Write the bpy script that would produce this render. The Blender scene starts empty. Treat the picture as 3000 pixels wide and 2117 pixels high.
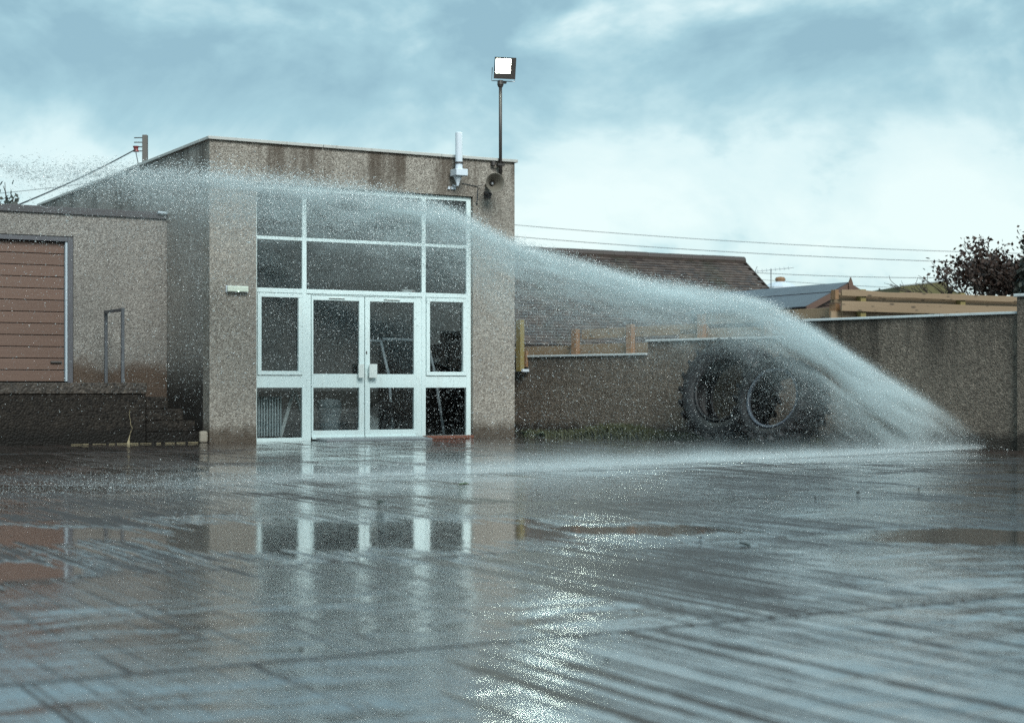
import bpy, bmesh, math, random
import numpy as np
from mathutils import Vector, Matrix, noise as mnoise
random.seed(7); rng = np.random.default_rng(11)
R = math.radians
S = bpy.context.scene
COL = S.collection

# ------------------------------------------------------------------ camera
cam_d = bpy.data.cameras.new('camera'); cam = bpy.data.objects.new('camera', cam_d); COL.objects.link(cam)
cam.location = (0, 0, .78); cam.rotation_euler = (R(90), 0, 0)
cam_d.lens = 57.9; cam_d.sensor_width = 36; cam_d.shift_y = .0248
cam_d.clip_start = .05; cam_d.clip_end = 3000
cam_d.dof.use_dof = True; cam_d.dof.focus_distance = 22.6; cam_d.dof.aperture_fstop = 2.6
S.camera = cam

# ------------------------------------------------------------------ world and sun
SUN = Vector((.28, -.76, .62)).normalized()
el, az = math.asin(SUN.z), math.atan2(SUN.x, SUN.y)
W = bpy.data.worlds.new('World'); S.world = W; W.use_nodes = True
wt = W.node_tree; wt.nodes.clear()

class NT:
    """small node-tree writer"""
    def __init__(s, t): s.t = t
    def n(s, kind, **kw):
        nd = s.t.nodes.new(kind)
        for k, v in kw.items():
            if k.startswith('i_'):
                key = k[2:]; key = int(key) if key.isdigit() else key
                s.set(nd.inputs[key], v)
            else: setattr(nd, k, v)
        return nd
    def set(s, sock, v):
        if isinstance(v, bpy.types.NodeSocket): s.t.links.new(v, sock)
        elif isinstance(v, bpy.types.Node): s.t.links.new(v.outputs[0], sock)
        else: sock.default_value = v
    def math(s, op, a, b=None, c=None, clamp=False):
        nd = s.t.nodes.new('ShaderNodeMath'); nd.operation = op; nd.use_clamp = clamp
        for i, v in enumerate((a, b, c)):
            if v is not None: s.set(nd.inputs[i], v)
        return nd.outputs[0]
    def mix(s, f, a, b, blend='MIX'):
        nd = s.t.nodes.new('ShaderNodeMix'); nd.data_type = 'RGBA'; nd.blend_type = blend
        s.set(nd.inputs[0], f); s.set(nd.inputs[6], a); s.set(nd.inputs[7], b); return nd.outputs[2]
    def noise(s, vec, scale, detail=4, rough=.55, dist=0.0):
        nd = s.n('ShaderNodeTexNoise'); s.set(nd.inputs['Vector'], vec)
        nd.inputs['Scale'].default_value = scale; nd.inputs['Detail'].default_value = detail
        nd.inputs['Roughness'].default_value = rough; nd.inputs['Distortion'].default_value = dist
        return nd.outputs[0]
    def vmul(s, vec, sc, off=(0, 0, 0)):
        nd = s.n('ShaderNodeMapping'); s.set(nd.inputs[0], vec)
        nd.inputs['Scale'].default_value = sc; nd.inputs['Location'].default_value = off; return nd.outputs[0]
    def ss(s, v, a, b, lo=0., hi=1.):
        nd = s.n('ShaderNodeMapRange', interpolation_type='SMOOTHSTEP'); s.set(nd.inputs[0], v)
        nd.inputs[1].default_value = a; nd.inputs[2].default_value = b
        nd.inputs[3].default_value = lo; nd.inputs[4].default_value = hi; return nd.outputs[0]
    def ramp(s, v, stops):
        nd = s.n('ShaderNodeValToRGB'); s.set(nd.inputs[0], v); e = nd.color_ramp.elements
        while len(e) < len(stops): e.new(.5)
        for q, (p, c) in zip(e, stops): q.position = p; q.color = (*c, 1)
        return nd.outputs[0]

w = NT(wt)
tc = w.n('ShaderNodeTexCoord'); sep = w.n('ShaderNodeSeparateXYZ', i_0=tc.outputs['Generated'])
nsk = w.n('ShaderNodeTexSky', sky_type='NISHITA', sun_disc=False, sun_elevation=el, sun_rotation=az)
elev = w.math('MAXIMUM', sep.outputs[2], 0.0)
q1 = w.vmul(tc.outputs['Generated'], (1, 1, 1.7), (.3, .1, .4))
big = w.noise(q1, 5.5, 7, .55, .35)
mid = w.noise(w.vmul(tc.outputs['Generated'], (1, 1, 1.7), (3.1, 0, 1.4)), 17, 6, .55, .25)
cl = w.math('ADD', w.math('MULTIPLY', big, 1.35), w.math('MULTIPLY_ADD', mid, .75, -.57))
# the brighter lower deck of the overcast, then a blue-grey deck above it
deck = w.ss(w.math('ADD', elev, w.math('MULTIPLY_ADD', mid, .10, -.05)), .215, .105)
cl = w.math('ADD', cl, w.math('MULTIPLY', w.math('SUBTRACT', deck, .40), .40))
ccol = w.ramp(cl, [(.24, (.122, .200, .235)), (.38, (.160, .250, .280)), (.50, (.225, .310, .328)), (.60, (.305, .372, .376)), (.80, (.355, .405, .398))])
ccol = w.mix(1.0, ccol, (9.8, 10.1, 10.1, 1), 'MULTIPLY')
skyc = w.mix(.94, nsk.outputs[0], ccol)
bg = w.n('ShaderNodeBackground', i_0=skyc); bg.inputs[1].default_value = .1
wo = w.n('ShaderNodeOutputWorld', i_0=bg)

sd = bpy.data.lights.new('sun', 'SUN'); sun = bpy.data.objects.new('sun', sd); COL.objects.link(sun)
sd.energy = 1.5; sd.angle = R(30); sd.color = (.96, 1, .965)
sun.rotation_euler = SUN.to_track_quat('Z', 'Y').to_euler()

S.view_settings.view_transform = 'Standard'; S.view_settings.look = 'None'
S.view_settings.exposure = 1.25; S.view_settings.gamma = 1; S.view_settings.use_curve_mapping = False
S.render.engine = 'CYCLES'
S.cycles.use_denoising = False
S.cycles.max_bounces = 8; S.cycles.transparent_max_bounces = 24; S.cycles.volume_bounces = 3
S.cycles.caustics_reflective = False; S.cycles.caustics_refractive = False
S.cycles.sample_clamp_indirect = 6; S.cycles.sample_clamp_direct = 14
S.cycles.volume_step_rate = .2; S.cycles.volume_max_steps = 160

# ------------------------------------------------------------------ materials
def material(name):
    m = bpy.data.materials.new(name); m.use_nodes = True
    t = NT(m.node_tree); p = m.node_tree.nodes['Principled BSDF']; return m, t, p

def objc(t): return t.n('ShaderNodeTexCoord').outputs['Object']

def bump(t, h, dist, strength=1.0, normal=None):
    b = t.n('ShaderNodeBump'); t.set(b.inputs['Height'], h)
    b.inputs['Distance'].default_value = dist; b.inputs['Strength'].default_value = strength
    if normal: t.set(b.inputs['Normal'], normal)
    return b.outputs[0]

def simple(name, c, rough=.5, metal=0., var=.12, scale=6., bd=0., spec=.5, dirt=None):
    m, t, p = material(name); o = objc(t)
    n1 = t.noise(o, scale, 5, .6)
    c1 = tuple(x * (1 - var) for x in c); c2 = tuple(min(1, x * (1 + var)) for x in c)
    col = t.mix(n1, (*c1, 1), (*c2, 1))
    if dirt:
        d = t.ss(t.noise(t.vmul(o, (1, 1, .25)), scale * 1.7, 6, .65), .52, .75)
        col = t.mix(t.math('MULTIPLY', d, dirt[1]), col, (*dirt[0], 1))
    t.set(p.inputs['Base Color'], col)
    t.set(p.inputs['Roughness'], t.math('MULTIPLY_ADD', n1, .3, rough - .15, clamp=True))
    p.inputs['Metallic'].default_value = metal; p.inputs['Specular IOR Level'].default_value = spec
    if bd: t.set(p.inputs['Normal'], bump(t, t.noise(o, scale * 8, 4), bd))
    return m

def roughcast(name, dark, light, topz=None, basez=None, pale=.5, moss=(.05, .035, .02), scale=74., streak=.82, dampz=None):
    """pebble-dashed render: stones of different greys, run-off streaks under the coping, algae at the foot"""
    m, t, p = material(name); o = objc(t)
    z = t.n('ShaderNodeSeparateXYZ', i_0=o).outputs[2]
    v = t.n('ShaderNodeTexVoronoi'); t.set(v.inputs['Vector'], o); v.inputs['Scale'].default_value = scale
    v2 = t.n('ShaderNodeTexVoronoi'); t.set(v2.inputs['Vector'], o); v2.inputs['Scale'].default_value = scale * .52
    g = t.n('ShaderNodeSeparateColor', i_0=v.outputs['Color']).outputs[0]
    g2 = t.n('ShaderNodeSeparateColor', i_0=v2.outputs['Color']).outputs[1]
    g = t.math('ADD', t.math('MULTIPLY', g, .62), t.math('MULTIPLY', g2, .38))
    mid_ = tuple((a + b) / 2 for a, b in zip(dark, light))
    col = t.ramp(g, [(.12, dark), (.5, mid_), (.82, light), (.97, tuple(min(.75, x * 1.25) for x in light))])
    tone = t.noise(o, 1.1, 5, .6)
    col = t.mix(t.ss(tone, .35, .7, 0, .45), col, (*tuple(x * .62 for x in mid_), 1))
    if topz:
        st = t.math('ADD', t.math('MULTIPLY', t.noise(t.vmul(o, (1.7, 1.7, .3), (2, 0, 0)), 1.0, 3, .6), .6), t.math('MULTIPLY', t.noise(t.vmul(o, (8, 8, .4)), 1.0, 4, .6), .4))
        hi = t.ss(z, topz - 1.35, topz - .15)
        f = t.math('MULTIPLY', t.math('MULTIPLY', hi, t.ss(st, .42, .62)), streak)
        col = t.mix(f, col, (*moss, 1))
    if basez is not None:
        nz = t.math('ADD', z, t.math('MULTIPLY', t.math('SUBTRACT', t.noise(o, 5, 5, .65), .5), .35))
        f = t.ss(nz, basez, basez * .35, 0, .85)
        col = t.mix(f, col, (*moss, 1))
    if dampz:
        nz = t.math('ADD', z, t.math('MULTIPLY', t.math('SUBTRACT', t.noise(o, 2.2, 5, .65), .5), .5))
        col = t.mix(t.ss(nz, dampz[0], dampz[1], 0, .9), col, (*dampz[2], 1))
    t.set(p.inputs['Base Color'], col)
    p.inputs['Roughness'].default_value = .62; p.inputs['Specular IOR Level'].default_value = .35
    h = t.math('SUBTRACT', 1.0, t.math('MULTIPLY', v.outputs['Distance'], 1.0))
    t.set(p.inputs['Normal'], bump(t, h, .012, .9))
    return m

def timber(name, c, c2, axis=0, rough=.55, knots=True, scale=1.0):
    m, t, p = material(name); o = objc(t)
    sc = [22 * scale] * 3; sc[axis] = .9 * scale
    oi = t.n('ShaderNodeObjectInfo').outputs['Random']
    off = t.n('ShaderNodeVectorMath', operation='ADD'); t.set(off.inputs[0], t.vmul(o, tuple(sc)))
    t.set(off.inputs[1], t.math('MULTIPLY', oi, 37.0))
    g = t.noise(off.outputs[0], 1.0, 5, .62, .6)
    col = t.mix(g, (*c, 1), (*c2, 1))
    col = t.mix(t.math('MULTIPLY', oi, .35), col, (*tuple(x * .55 for x in c), 1))
    if knots:
        sk = [9.0] * 3; sk[axis] = 3.0
        off2 = t.n('ShaderNodeVectorMath', operation='ADD'); t.set(off2.inputs[0], t.vmul(o, tuple(sk)))
        t.set(off2.inputs[1], t.math('MULTIPLY', oi, 11.0))
        v = t.n('ShaderNodeTexVoronoi'); t.set(v.inputs['Vector'], off2.outputs[0]); v.inputs['Scale'].default_value = 1.3
        col = t.mix(t.ss(v.outputs['Distance'], .24, .10, 0, .85), col, (*tuple(x * .22 for x in c), 1))
    t.set(p.inputs['Base Color'], col); p.inputs['Roughness'].default_value = rough
    t.set(p.inputs['Normal'], bump(t, g, .003, .8))
    return m

M = {}
M['wall'] = roughcast('pebble_dash_grey', (.145, .122, .102), (.43, .395, .345), topz=4.28, basez=.3, moss=(.055, .036, .022))
M['side'] = roughcast('pebble_dash_side', (.15, .13, .115), (.46, .43, .39), topz=4.28, basez=.3, moss=(.05, .036, .024), dampz=(1.45, .6, (.014, .012, .010)))
M['garage'] = roughcast('pebble_dash_garage', (.12, .106, .095), (.355, .335, .305), basez=None, moss=(.05, .036, .024), dampz=(1.28, .95, (.075, .045, .028)))
M['yardwall'] = roughcast('roughcast_yard_wall', (.072, .058, .046), (.225, .186, .150), topz=1.9, basez=.28, streak=.8, moss=(.016, .013, .010), scale=58)
M['platform'] = roughcast('mossy_platform_concrete', (.008, .0065, .0055), (.032, .026, .021), basez=.3, moss=(.008, .007, .006), scale=36)
M['platform'].node_tree.nodes['Principled BSDF'].inputs['Specular IOR Level'].default_value = .15
M['slabedge'] = roughcast('platform_slab_concrete', (.02, .016, .013), (.075, .06, .048), scale=30)
M['upvc'] = simple('white_painted_aluminium', (.63, .745, .745), .32, var=.04, scale=3, dirt=((.45, .42, .36), .25))
M['coping'] = simple('grey_coping_metal', (.42, .42, .40), .45, var=.1, dirt=((.2, .18, .15), .5))
M['flat_roof'] = simple('roof_felt', (.05, .052, .055), .7, bd=.003)
M['fascia'] = simple('dark_fascia', (.06, .055, .058), .5)
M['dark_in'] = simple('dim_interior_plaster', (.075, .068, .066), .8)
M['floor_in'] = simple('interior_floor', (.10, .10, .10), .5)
M['steel'] = simple('galvanised_steel', (.33, .35, .37), .4, .6, dirt=((.12, .08, .06), .4))
M['darksteel'] = simple('dark_weathered_steel', (.055, .048, .045), .45, .3)
M['hoop'] = simple('dull_galvanised_bar', (.10, .105, .115), .5, .3)
M['rust'] = simple('rusty_red_sill', (.17, .06, .035), .7, bd=.003)
M['alarm'] = simple('white_plastic', (.58, .64, .70), .4, var=.04)
M['horn'] = simple('grey_brown_horn', (.16, .145, .12), .42)
M['door_board'] = timber('reddish_door_boards', (.165, .098, .072), (.115, .066, .049), axis=0, knots=False)
M['jamb'] = simple('grey_door_jamb', (.085, .085, .095), .5)
M['jamb_pale'] = simple('pale_door_strip', (.40, .47, .52), .4)
M['timber'] = timber('fresh_softwood', (.30, .212, .135), (.20, .135, .08), axis=0)
M['timber_g'] = timber('green_treated_softwood', (.27, .215, .075), (.19, .145, .055), axis=2, knots=False)
M['timber_o'] = timber('orange_softwood', (.27, .15, .075), (.19, .10, .05), axis=2, knots=False)
M['shed'] = timber('brown_stained_cladding', (.15, .085, .062), (.085, .05, .038), axis=0, knots=False)
M['felt'] = simple('wet_shed_felt', (.07, .072, .085), .28, bd=.002)
M['rtile'] = simple('brown_clay_tile', (.075, .055, .05), .5, var=.35, scale=4.5, bd=.002)
m, t, p = material('brown_clay_tile'); ri = t.n('ShaderNodeNewGeometry').outputs['Random Per Island']
mn = t.noise(objc(t), 1.2, 5, .6)
tcol = t.mix(ri, (.048, .036, .033, 1), (.10, .074, .062, 1)); tcol = t.mix(t.ss(mn, .5, .72, 0, .6), tcol, (.05, .052, .035, 1))
t.set(p.inputs['Base Color'], tcol); t.set(p.inputs['Roughness'], t.math('MULTIPLY_ADD', ri, .3, .35)); M['rtile'] = m
M['brick_far'] = simple('brown_house_wall', (.16, .12, .10), .8)
M['moss'] = simple('mossy_roof', (.075, .066, .026), .9, var=.5, scale=1.3)
M['cap'] = simple('wet_wall_cap', (.52, .56, .57), .25, var=.1, dirt=((.2, .12, .07), .4))
M['rubber'] = simple('worn_tyre_rubber', (.011, .0105, .012), .55, var=.35, scale=5, bd=.004)
M['bead_lit'] = simple('tyre_bead_painted_sheen', (.10, .115, .14), .28, var=.3, scale=5)  # pale colour puts the lit look of the rim into the rubber
M['bark'] = simple('dark_bark', (.045, .034, .028), .85)
M['pole'] = simple('weathered_pole', (.12, .11, .10), .7)
M['redspool'] = simple('red_insulator', (.22, .05, .05), .4)
M['cable'] = simple('dark_cable', (.035, .04, .045), .6)
M['wire'] = simple('weathered_grey_wire', (.11, .12, .13), .6)
M['stone'] = simple('pale_stone', (.27, .235, .19), .7, var=.25, scale=8, bd=.01)
M['lime'] = simple('lime_deposit', (.26, .215, .13), .8, var=.3, scale=20)
M['leaf_red'] = simple('russet_leaf', (.034, .017, .011), .6, var=.7, scale=3)
M['leaf_dark'] = simple('evergreen_leaf', (.016, .021, .014), .6, var=.6, scale=3)
M['leaf_far'] = simple('far_twigs', (.06, .062, .066), .9, var=.35)
M['leaf_green'] = simple('weed_leaf', (.07, .10, .05), .6, var=.4)
M['grass'] = simple('verge_grass', (.055, .06, .026), .7, var=.5)
M['bin'] = simple('grey_bin_plastic', (.35, .40, .43), .45)
M['bin_label'] = simple('white_label', (.7, .75, .75), .5)
M['radiator'] = simple('grey_radiator_enamel', (.42, .48, .50), .4)
M['machine'] = simple('pale_fairing', (.50, .52, .52), .35)
M['black'] = simple('black_plastic', (.02, .02, .022), .5)
M['handle'] = simple('satin_handle', (.62, .68, .66), .35)

# emergency / flood lamps
m, t, p = material('lit_flood_lens'); p.inputs['Base Color'].default_value = (1, 1, 1, 1)
p.inputs['Emission Color'].default_value = (.86, 1, .84, 1); p.inputs['Emission Strength'].default_value = 210; M['lens'] = m
m, t, p = material('lit_indicator'); p.inputs['Emission Color'].default_value = (.6, 1, .75, 1); p.inputs['Emission Strength'].default_value = 2.5; M['led'] = m
m, t, p = material('opal_cover'); p.inputs['Base Color'].default_value = (.62, .68, .58, 1); p.inputs['Roughness'].default_value = .35; M['opal'] = m

# glass: clear pane with fresnel reflection
m, t, p = material('window_glass'); m.node_tree.nodes.remove(p)
fr = t.n('ShaderNodeFresnel'); fr.inputs[0].default_value = 1.5
tr = t.n('ShaderNodeBsdfTransparent'); tr.inputs[0].default_value = (.9, .93, .93, 1)
gl = t.n('ShaderNodeBsdfGlossy'); gl.inputs['Roughness'].default_value = .015
mx = t.n('ShaderNodeMixShader', i_0=fr, i_1=tr, i_2=gl)
t.set(m.node_tree.nodes['Material Output'].inputs[0], mx); M['glass'] = m

# water drops: scatter the sky's light
m, t, p = material('water_drops'); m.node_tree.nodes.remove(p)
df = t.n('ShaderNodeBsdfDiffuse'); df.inputs[0].default_value = (.92, .98, 1, 1)
tl = t.n('ShaderNodeBsdfTranslucent'); tl.inputs[0].default_value = (.94, 1, 1, 1)
gl = t.n('ShaderNodeBsdfGlossy'); gl.inputs['Roughness'].default_value = .12
m1 = t.n('ShaderNodeMixShader', i_0=.5, i_1=df, i_2=tl); m2 = t.n('ShaderNodeMixShader', i_0=.15, i_1=m1, i_2=gl)
t.set(m.node_tree.nodes['Material Output'].inputs[0], m2); M['drop'] = m

# wet tamped concrete of the yard (object space: x along the joints, y across them)
def concrete():
    m, t, p = material('wet_tamped_concrete'); o = objc(t)
    oi = t.n('ShaderNodeObjectInfo').outputs['Random']
    ov = t.n('ShaderNodeVectorMath', operation='ADD'); t.set(ov.inputs[0], o); t.set(ov.inputs[1], t.math('MULTIPLY', oi, 13.0)); ov = ov.outputs[0]
    warp = t.noise(o, .55, 3)
    gv = t.n('ShaderNodeVectorMath', operation='ADD'); t.set(gv.inputs[0], t.vmul(ov, (30, .26, 1)))
    t.set(gv.inputs[1], t.math('MULTIPLY', warp, 1.2))
    groove = t.noise(gv.outputs[0], 1.0, 3, .55)
    fine = t.noise(t.vmul(ov, (75, 3.5, 1)), 1.0, 3, .6)
    grit = t.noise(o, 62, 2, .6)
    blot = t.noise(o, 2.3, 6, .62)
    # hollows in which water stands, at their places in the yard
    wp = t.n('ShaderNodeNewGeometry').outputs['Position']; pud = None
    for (x, y, rx, ry) in PUDDLES:
        q = t.n('ShaderNodeMapping', vector_type='POINT'); t.set(q.inputs[0], wp); q.inputs['Location'].default_value = (-x / rx, -y / ry, 0); q.inputs['Scale'].default_value = (1 / rx, 1 / ry, 0)
        d = t.n('ShaderNodeVectorMath', operation='LENGTH', i_0=q.outputs[0]).outputs['Value']
        pud = d if pud is None else t.math('MINIMUM', pud, d)
    pn = t.noise(t.vmul(ov, (1.9, .7, 1)), 1.0, 5, .6)
    pd = t.math('ADD', pud, t.math('MULTIPLY_ADD', pn, 2.2, -1.1))
    pd = t.math('ADD', pd, t.math('MULTIPLY_ADD', groove, 1.3, -.65))
    stand = t.ss(pd, 1.15, .80)
    wetn = t.noise(t.vmul(ov, (.5, .35, 1)), 1.0, 5, .6, .3)
    level = t.math('ADD', t.math('ADD', t.ss(wetn, .30, .62, .50, .76), t.math('MULTIPLY_ADD', t.noise(o, 3.1, 4, .6), .22, -.11)), t.math('MULTIPLY', stand, .30))
    h = t.math('ADD', groove, t.math('MULTIPLY', fine, .30))
    dry = t.ss(t.math('SUBTRACT', h, level), .015, .065)                 # ridge crests above the water
    base = t.mix(blot, (.020, .0125, .0105, 1), (.056, .040, .034, 1))
    base = t.mix(t.math('MULTIPLY', t.noise(o, .32, 4), .5), base, (.026, .017, .0145, 1))
    t.set(p.inputs['Base Color'], base)
    t.set(p.inputs['Roughness'], t.math('MULTIPLY_ADD', dry, .36, .12)); p.inputs['IOR'].default_value = 1.45; t.set(p.inputs['Specular IOR Level'], t.math('MULTIPLY_ADD', dry, -.65, .9))
    wn = t.n('ShaderNodeMapping'); t.set(wn.inputs[0], wp); wn.inputs['Location'].default_value = (.4 / 1.6, -11.2 / 4.2, 0); wn.inputs['Scale'].default_value = (1 / 1.6, 1 / 4.2, 0)
    smoothed = t.ss(t.n('ShaderNodeVectorMath', operation='LENGTH', i_0=wn.outputs[0]).outputs['Value'], 1.25, .6)   # added strip: ribs flattened to stretch the reflections of the doors
    gz = t.ss(t.noise(t.vmul(o, (.45, .9, 1), (4, 2, 0)), 1.0, 4, .6),   .30, .54, .25, 1.0); gh = t.math('MULTIPLY', h, t.math('MULTIPLY', gz, t.math('MULTIPLY_ADD', stand, -.93, 1.0)));
    b1 = bump(t, gh, .010, .9)
    t.set(p.inputs['Normal'], b1)
    t.set(p.inputs['Coat Weight'], t.math('MULTIPLY_ADD', dry, -.95, 1.0))
    t.set(p.inputs['Coat Roughness'], t.math('MULTIPLY_ADD', dry, .12, .012)); p.inputs['Coat IOR'].default_value = 1.62
    rip = t.noise(t.vmul(o, (7, 16, 1)), 1.0, 3, .6)
    ch = t.math('ADD', t.math('MULTIPLY', grit, t.math('MULTIPLY_ADD', stand, -.20, .22)), t.math('MULTIPLY', rip, .35))
    b2 = t.n('ShaderNodeBump'); t.set(b2.inputs['Height'], ch); b2.inputs['Distance'].default_value = .0036; b2.inputs['Strength'].default_value = 1
    rh = t.math('MULTIPLY', t.math('MAXIMUM', h, level), t.math('MULTIPLY', t.math('MULTIPLY', gz, t.math('MULTIPLY_ADD', smoothed, -.72, 1.0)), t.math('MULTIPLY_ADD', stand, -.95, 1.0))); b3 = bump(t, rh, .019, .9, b2.outputs[0])
    t.set(p.inputs['Coat Normal'], b3)
    return m
PUDDLES = [(-1.3, 15.4, 2.6, .9), (-.8, 8.7, 1.45, 1.25), (-2.5, 8.7, 1.2, .6), (.85, 9.0, .9, .45), (2.4, 8.6, .9, .5), (-3.6, 12.6, 1.6, .5), (3.6, 17.5, 2.0, .8), (-2.1, 6.9, .35, .5)]
M['concrete'] = concrete()
M['joint'] = simple('joint_mud', (.012, .010, .009), .6)
M['soil'] = simple('rough_ground', (.055, .055, .03), .9, scale=.6, var=.4)

# ------------------------------------------------------------------ mesh helpers
class MB:
    def __init__(s): s.v = []; s.f = []
    def quad(s, *p):
        i = len(s.v); s.v += [tuple(q) for q in p]; s.f.append(tuple(range(i, i + len(p)))); return s
    def box(s, x0, x1, y0, y1, z0, z1):
        i = len(s.v)
        s.v += [(x0, y0, z0), (x1, y0, z0), (x1, y1, z0), (x0, y1, z0), (x0, y0, z1), (x1, y0, z1), (x1, y1, z1), (x0, y1, z1)]
        s.f += [tuple(i + k for k in q) for q in ((0, 3, 2, 1), (4, 5, 6, 7), (0, 1, 5, 4), (1, 2, 6, 5), (2, 3, 7, 6), (3, 0, 4, 7))]; return s
    def prism(s, poly, d):
        """poly: 3-D points of one face (any winding), d: extrusion vector"""
        n = len(poly); i = len(s.v); d = Vector(d)
        s.v += [tuple(q) for q in poly] + [tuple(Vector(q) + d) for q in poly]
        s.f.append(tuple(i + k for k in range(n))[::-1]); s.f.append(tuple(i + n + k for k in range(n)))
        for k in range(n): s.f.append((i + k, i + (k + 1) % n, i + n + (k + 1) % n, i + n + k))
        return s
    def tube(s, pts, r, n=8, cap=True):
        pts = [Vector(p) for p in pts]; rs = r if isinstance(r, (list, tuple)) else [r] * len(pts)
        i0 = len(s.v); up = Vector((0, 0, 1))
        for k, p in enumerate(pts):
            d = (pts[min(k + 1, len(pts) - 1)] - pts[max(k - 1, 0)]).normalized()
            a = d.cross(up if abs(d.z) < .95 else Vector((1, 0, 0))).normalized(); b = d.cross(a)
            for j in range(n):
                q = 2 * math.pi * j / n
                s.v.append(tuple(p + (a * math.cos(q) + b * math.sin(q)) * rs[k]))
        for k in range(len(pts) - 1):
            for j in range(n):
                a_, b_ = i0 + k * n + j, i0 + k * n + (j + 1) % n
                s.f.append((a_, b_, b_ + n, a_ + n))
        if cap:
            s.f.append(tuple(i0 + j for j in range(n))[::-1]); e = i0 + (len(pts) - 1) * n
            s.f.append(tuple(e + j for j in range(n)))
        return s
    def lathe(s, prof, n=32, axis='z', closed=False):
        """prof: (radius, height) pairs; closed joins last to first"""
        i0 = len(s.v); m = len(prof)
        for k in range(n):
            q = 2 * math.pi * k / n; c, sn = math.cos(q), math.sin(q)
            for r, h in prof:
                s.v.append({'z': (r * c, r * sn, h), 'y': (r * c, h, r * sn), 'x': (h, r * c, r * sn)}[axis])
        for k in range(n):
            for j in range(m if closed else m - 1):
                a, b = i0 + k * m + j, i0 + k * m + (j + 1) % m
                c, d = i0 + ((k + 1) % n) * m + (j + 1) % m, i0 + ((k + 1) % n) * m + j
                s.f.append((a, b, c, d))
        return s
    def xf(s, mat, start=0):
        s.v = s.v[:start] + [tuple(mat @ Vector(q)) for q in s.v[start:]]; return s
    def build(s, name, mat, parent=None, smooth=False, bevel=0., seg=2, kind=None):
        me = bpy.data.meshes.new(name); me.from_pydata(s.v, [], s.f)
        if len(s.f) < 3000:
            bm = bmesh.new(); bm.from_mesh(me); bmesh.ops.recalc_face_normals(bm, faces=bm.faces); bm.to_mesh(me); bm.free()
        me.update()
        o = bpy.data.objects.new(name, me); COL.objects.link(o); me.materials.append(mat)
        if smooth: me.polygons.foreach_set('use_smooth', [True] * len(me.polygons))
        if parent: o.parent = parent
        if bevel:
            b = o.modifiers.new('edge', 'BEVEL'); b.width = bevel; b.segments = seg; b.limit_method = 'ANGLE'
        if kind: o['kind'] = kind
        return o

def tag(o, label, cat, group=None, kind=None):
    if label: o['label'] = label
    if cat: o['category'] = cat
    if group: o['group'] = group
    if kind: o['kind'] = kind
    return o
def root(name, loc, rz, label, cat, group=None):
    o = bpy.data.objects.new(name, None); COL.objects.link(o); o.empty_display_size = .2
    o.location = loc; o.rotation_euler = (0, 0, rz); return tag(o, label, cat, group)
def share(o, parent, name=None):
    c = o.copy(); COL.objects.link(c); c.parent = parent; return c

# ------------------------------------------------------------------ frame of the building
ANG = math.atan2(.4926, .870)
C0 = Vector((-4.224, 23.0, 0)); AX = Vector((.8702, .4927, 0)); BX = Vector((-.4927, .8702, 0))
def P(a, b, z=0.): return C0 + AX * a + BX * b + Vector((0, 0, z))
def site(name, label, cat, group=None, loc=None): return root(name, loc if loc is not None else C0, ANG, label, cat, group)

# ------------------------------------------------------------------ setting: ground
g = MB(); g.quad((-600, -200, -.12), (600, -200, -.12), (600, 1200, -.12), (-600, 1200, -.12))
tag(g.build('terrain', M['soil']), 'rough green and brown land beyond the yard', None, kind='structure')
yard = MB().box(-30, 26, -34, 6.5, -.11, -.001).build('yard', M['joint'])
yard.location = C0; yard.rotation_euler = (0, 0, ANG)
tag(yard, 'wet concrete yard with tamped grooves and dark joints', None, kind='structure')
edges = [-34, -27.5, -24.2, -21.0, -17.7, -15.35, -12.4, -9.1, -5.9, -2.6, 6.4]
for i, (b0, b1) in enumerate(zip(edges[:-1], edges[1:])):
    mb = MB(); jit = random.uniform(.0, .003); x = -29.9; g_ = .013
    mb.box(-29.95, 25.95, b0 + g_, b1 - g_, -.0125, jit)
    s_ = mb.build('concrete_slab', M['concrete'], yard, bevel=.002, seg=1)

# ------------------------------------------------------------------ main building
main = site('rendered_building', 'tall grey pebble-dashed building with white glazed doors', 'building')
H, WD, DP = 4.235, 4.90, 9.8
OA0, OA1, OZ = .692, 4.172, 3.672
mb = MB(); th = .28
# front wall: two piers and a head, each with a reveal
mb.box(0, OA0, 0, th, -.05, H); mb.box(OA1, WD, 0, th, -.05, H); mb.box(OA0, OA1, 0, th, OZ, H)
# slightly uneven right-hand edge where the dash has worn
mb.build('front_wall', M['wall'], main)
mb = MB(); mb.box(0, th, th, DP, -.05, H); mb.build('side_wall', M['side'], main)
mb = MB(); mb.box(WD - th, WD, th, DP, -.05, H); mb.box(th, WD - th, DP - th, DP, -.05, H); mb.build('rear_wall', M['wall'], main)
MB().box(th, WD - th, th, DP - th, 3.95, 4.05).build('roof', M['flat_roof'], main)
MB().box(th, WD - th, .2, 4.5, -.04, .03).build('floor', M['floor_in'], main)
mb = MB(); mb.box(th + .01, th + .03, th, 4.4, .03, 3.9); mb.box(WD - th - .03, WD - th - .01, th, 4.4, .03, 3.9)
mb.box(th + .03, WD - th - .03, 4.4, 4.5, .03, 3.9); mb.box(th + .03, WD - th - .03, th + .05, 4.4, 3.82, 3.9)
mb.build('interior_lining', M['dark_in'], main)
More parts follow.
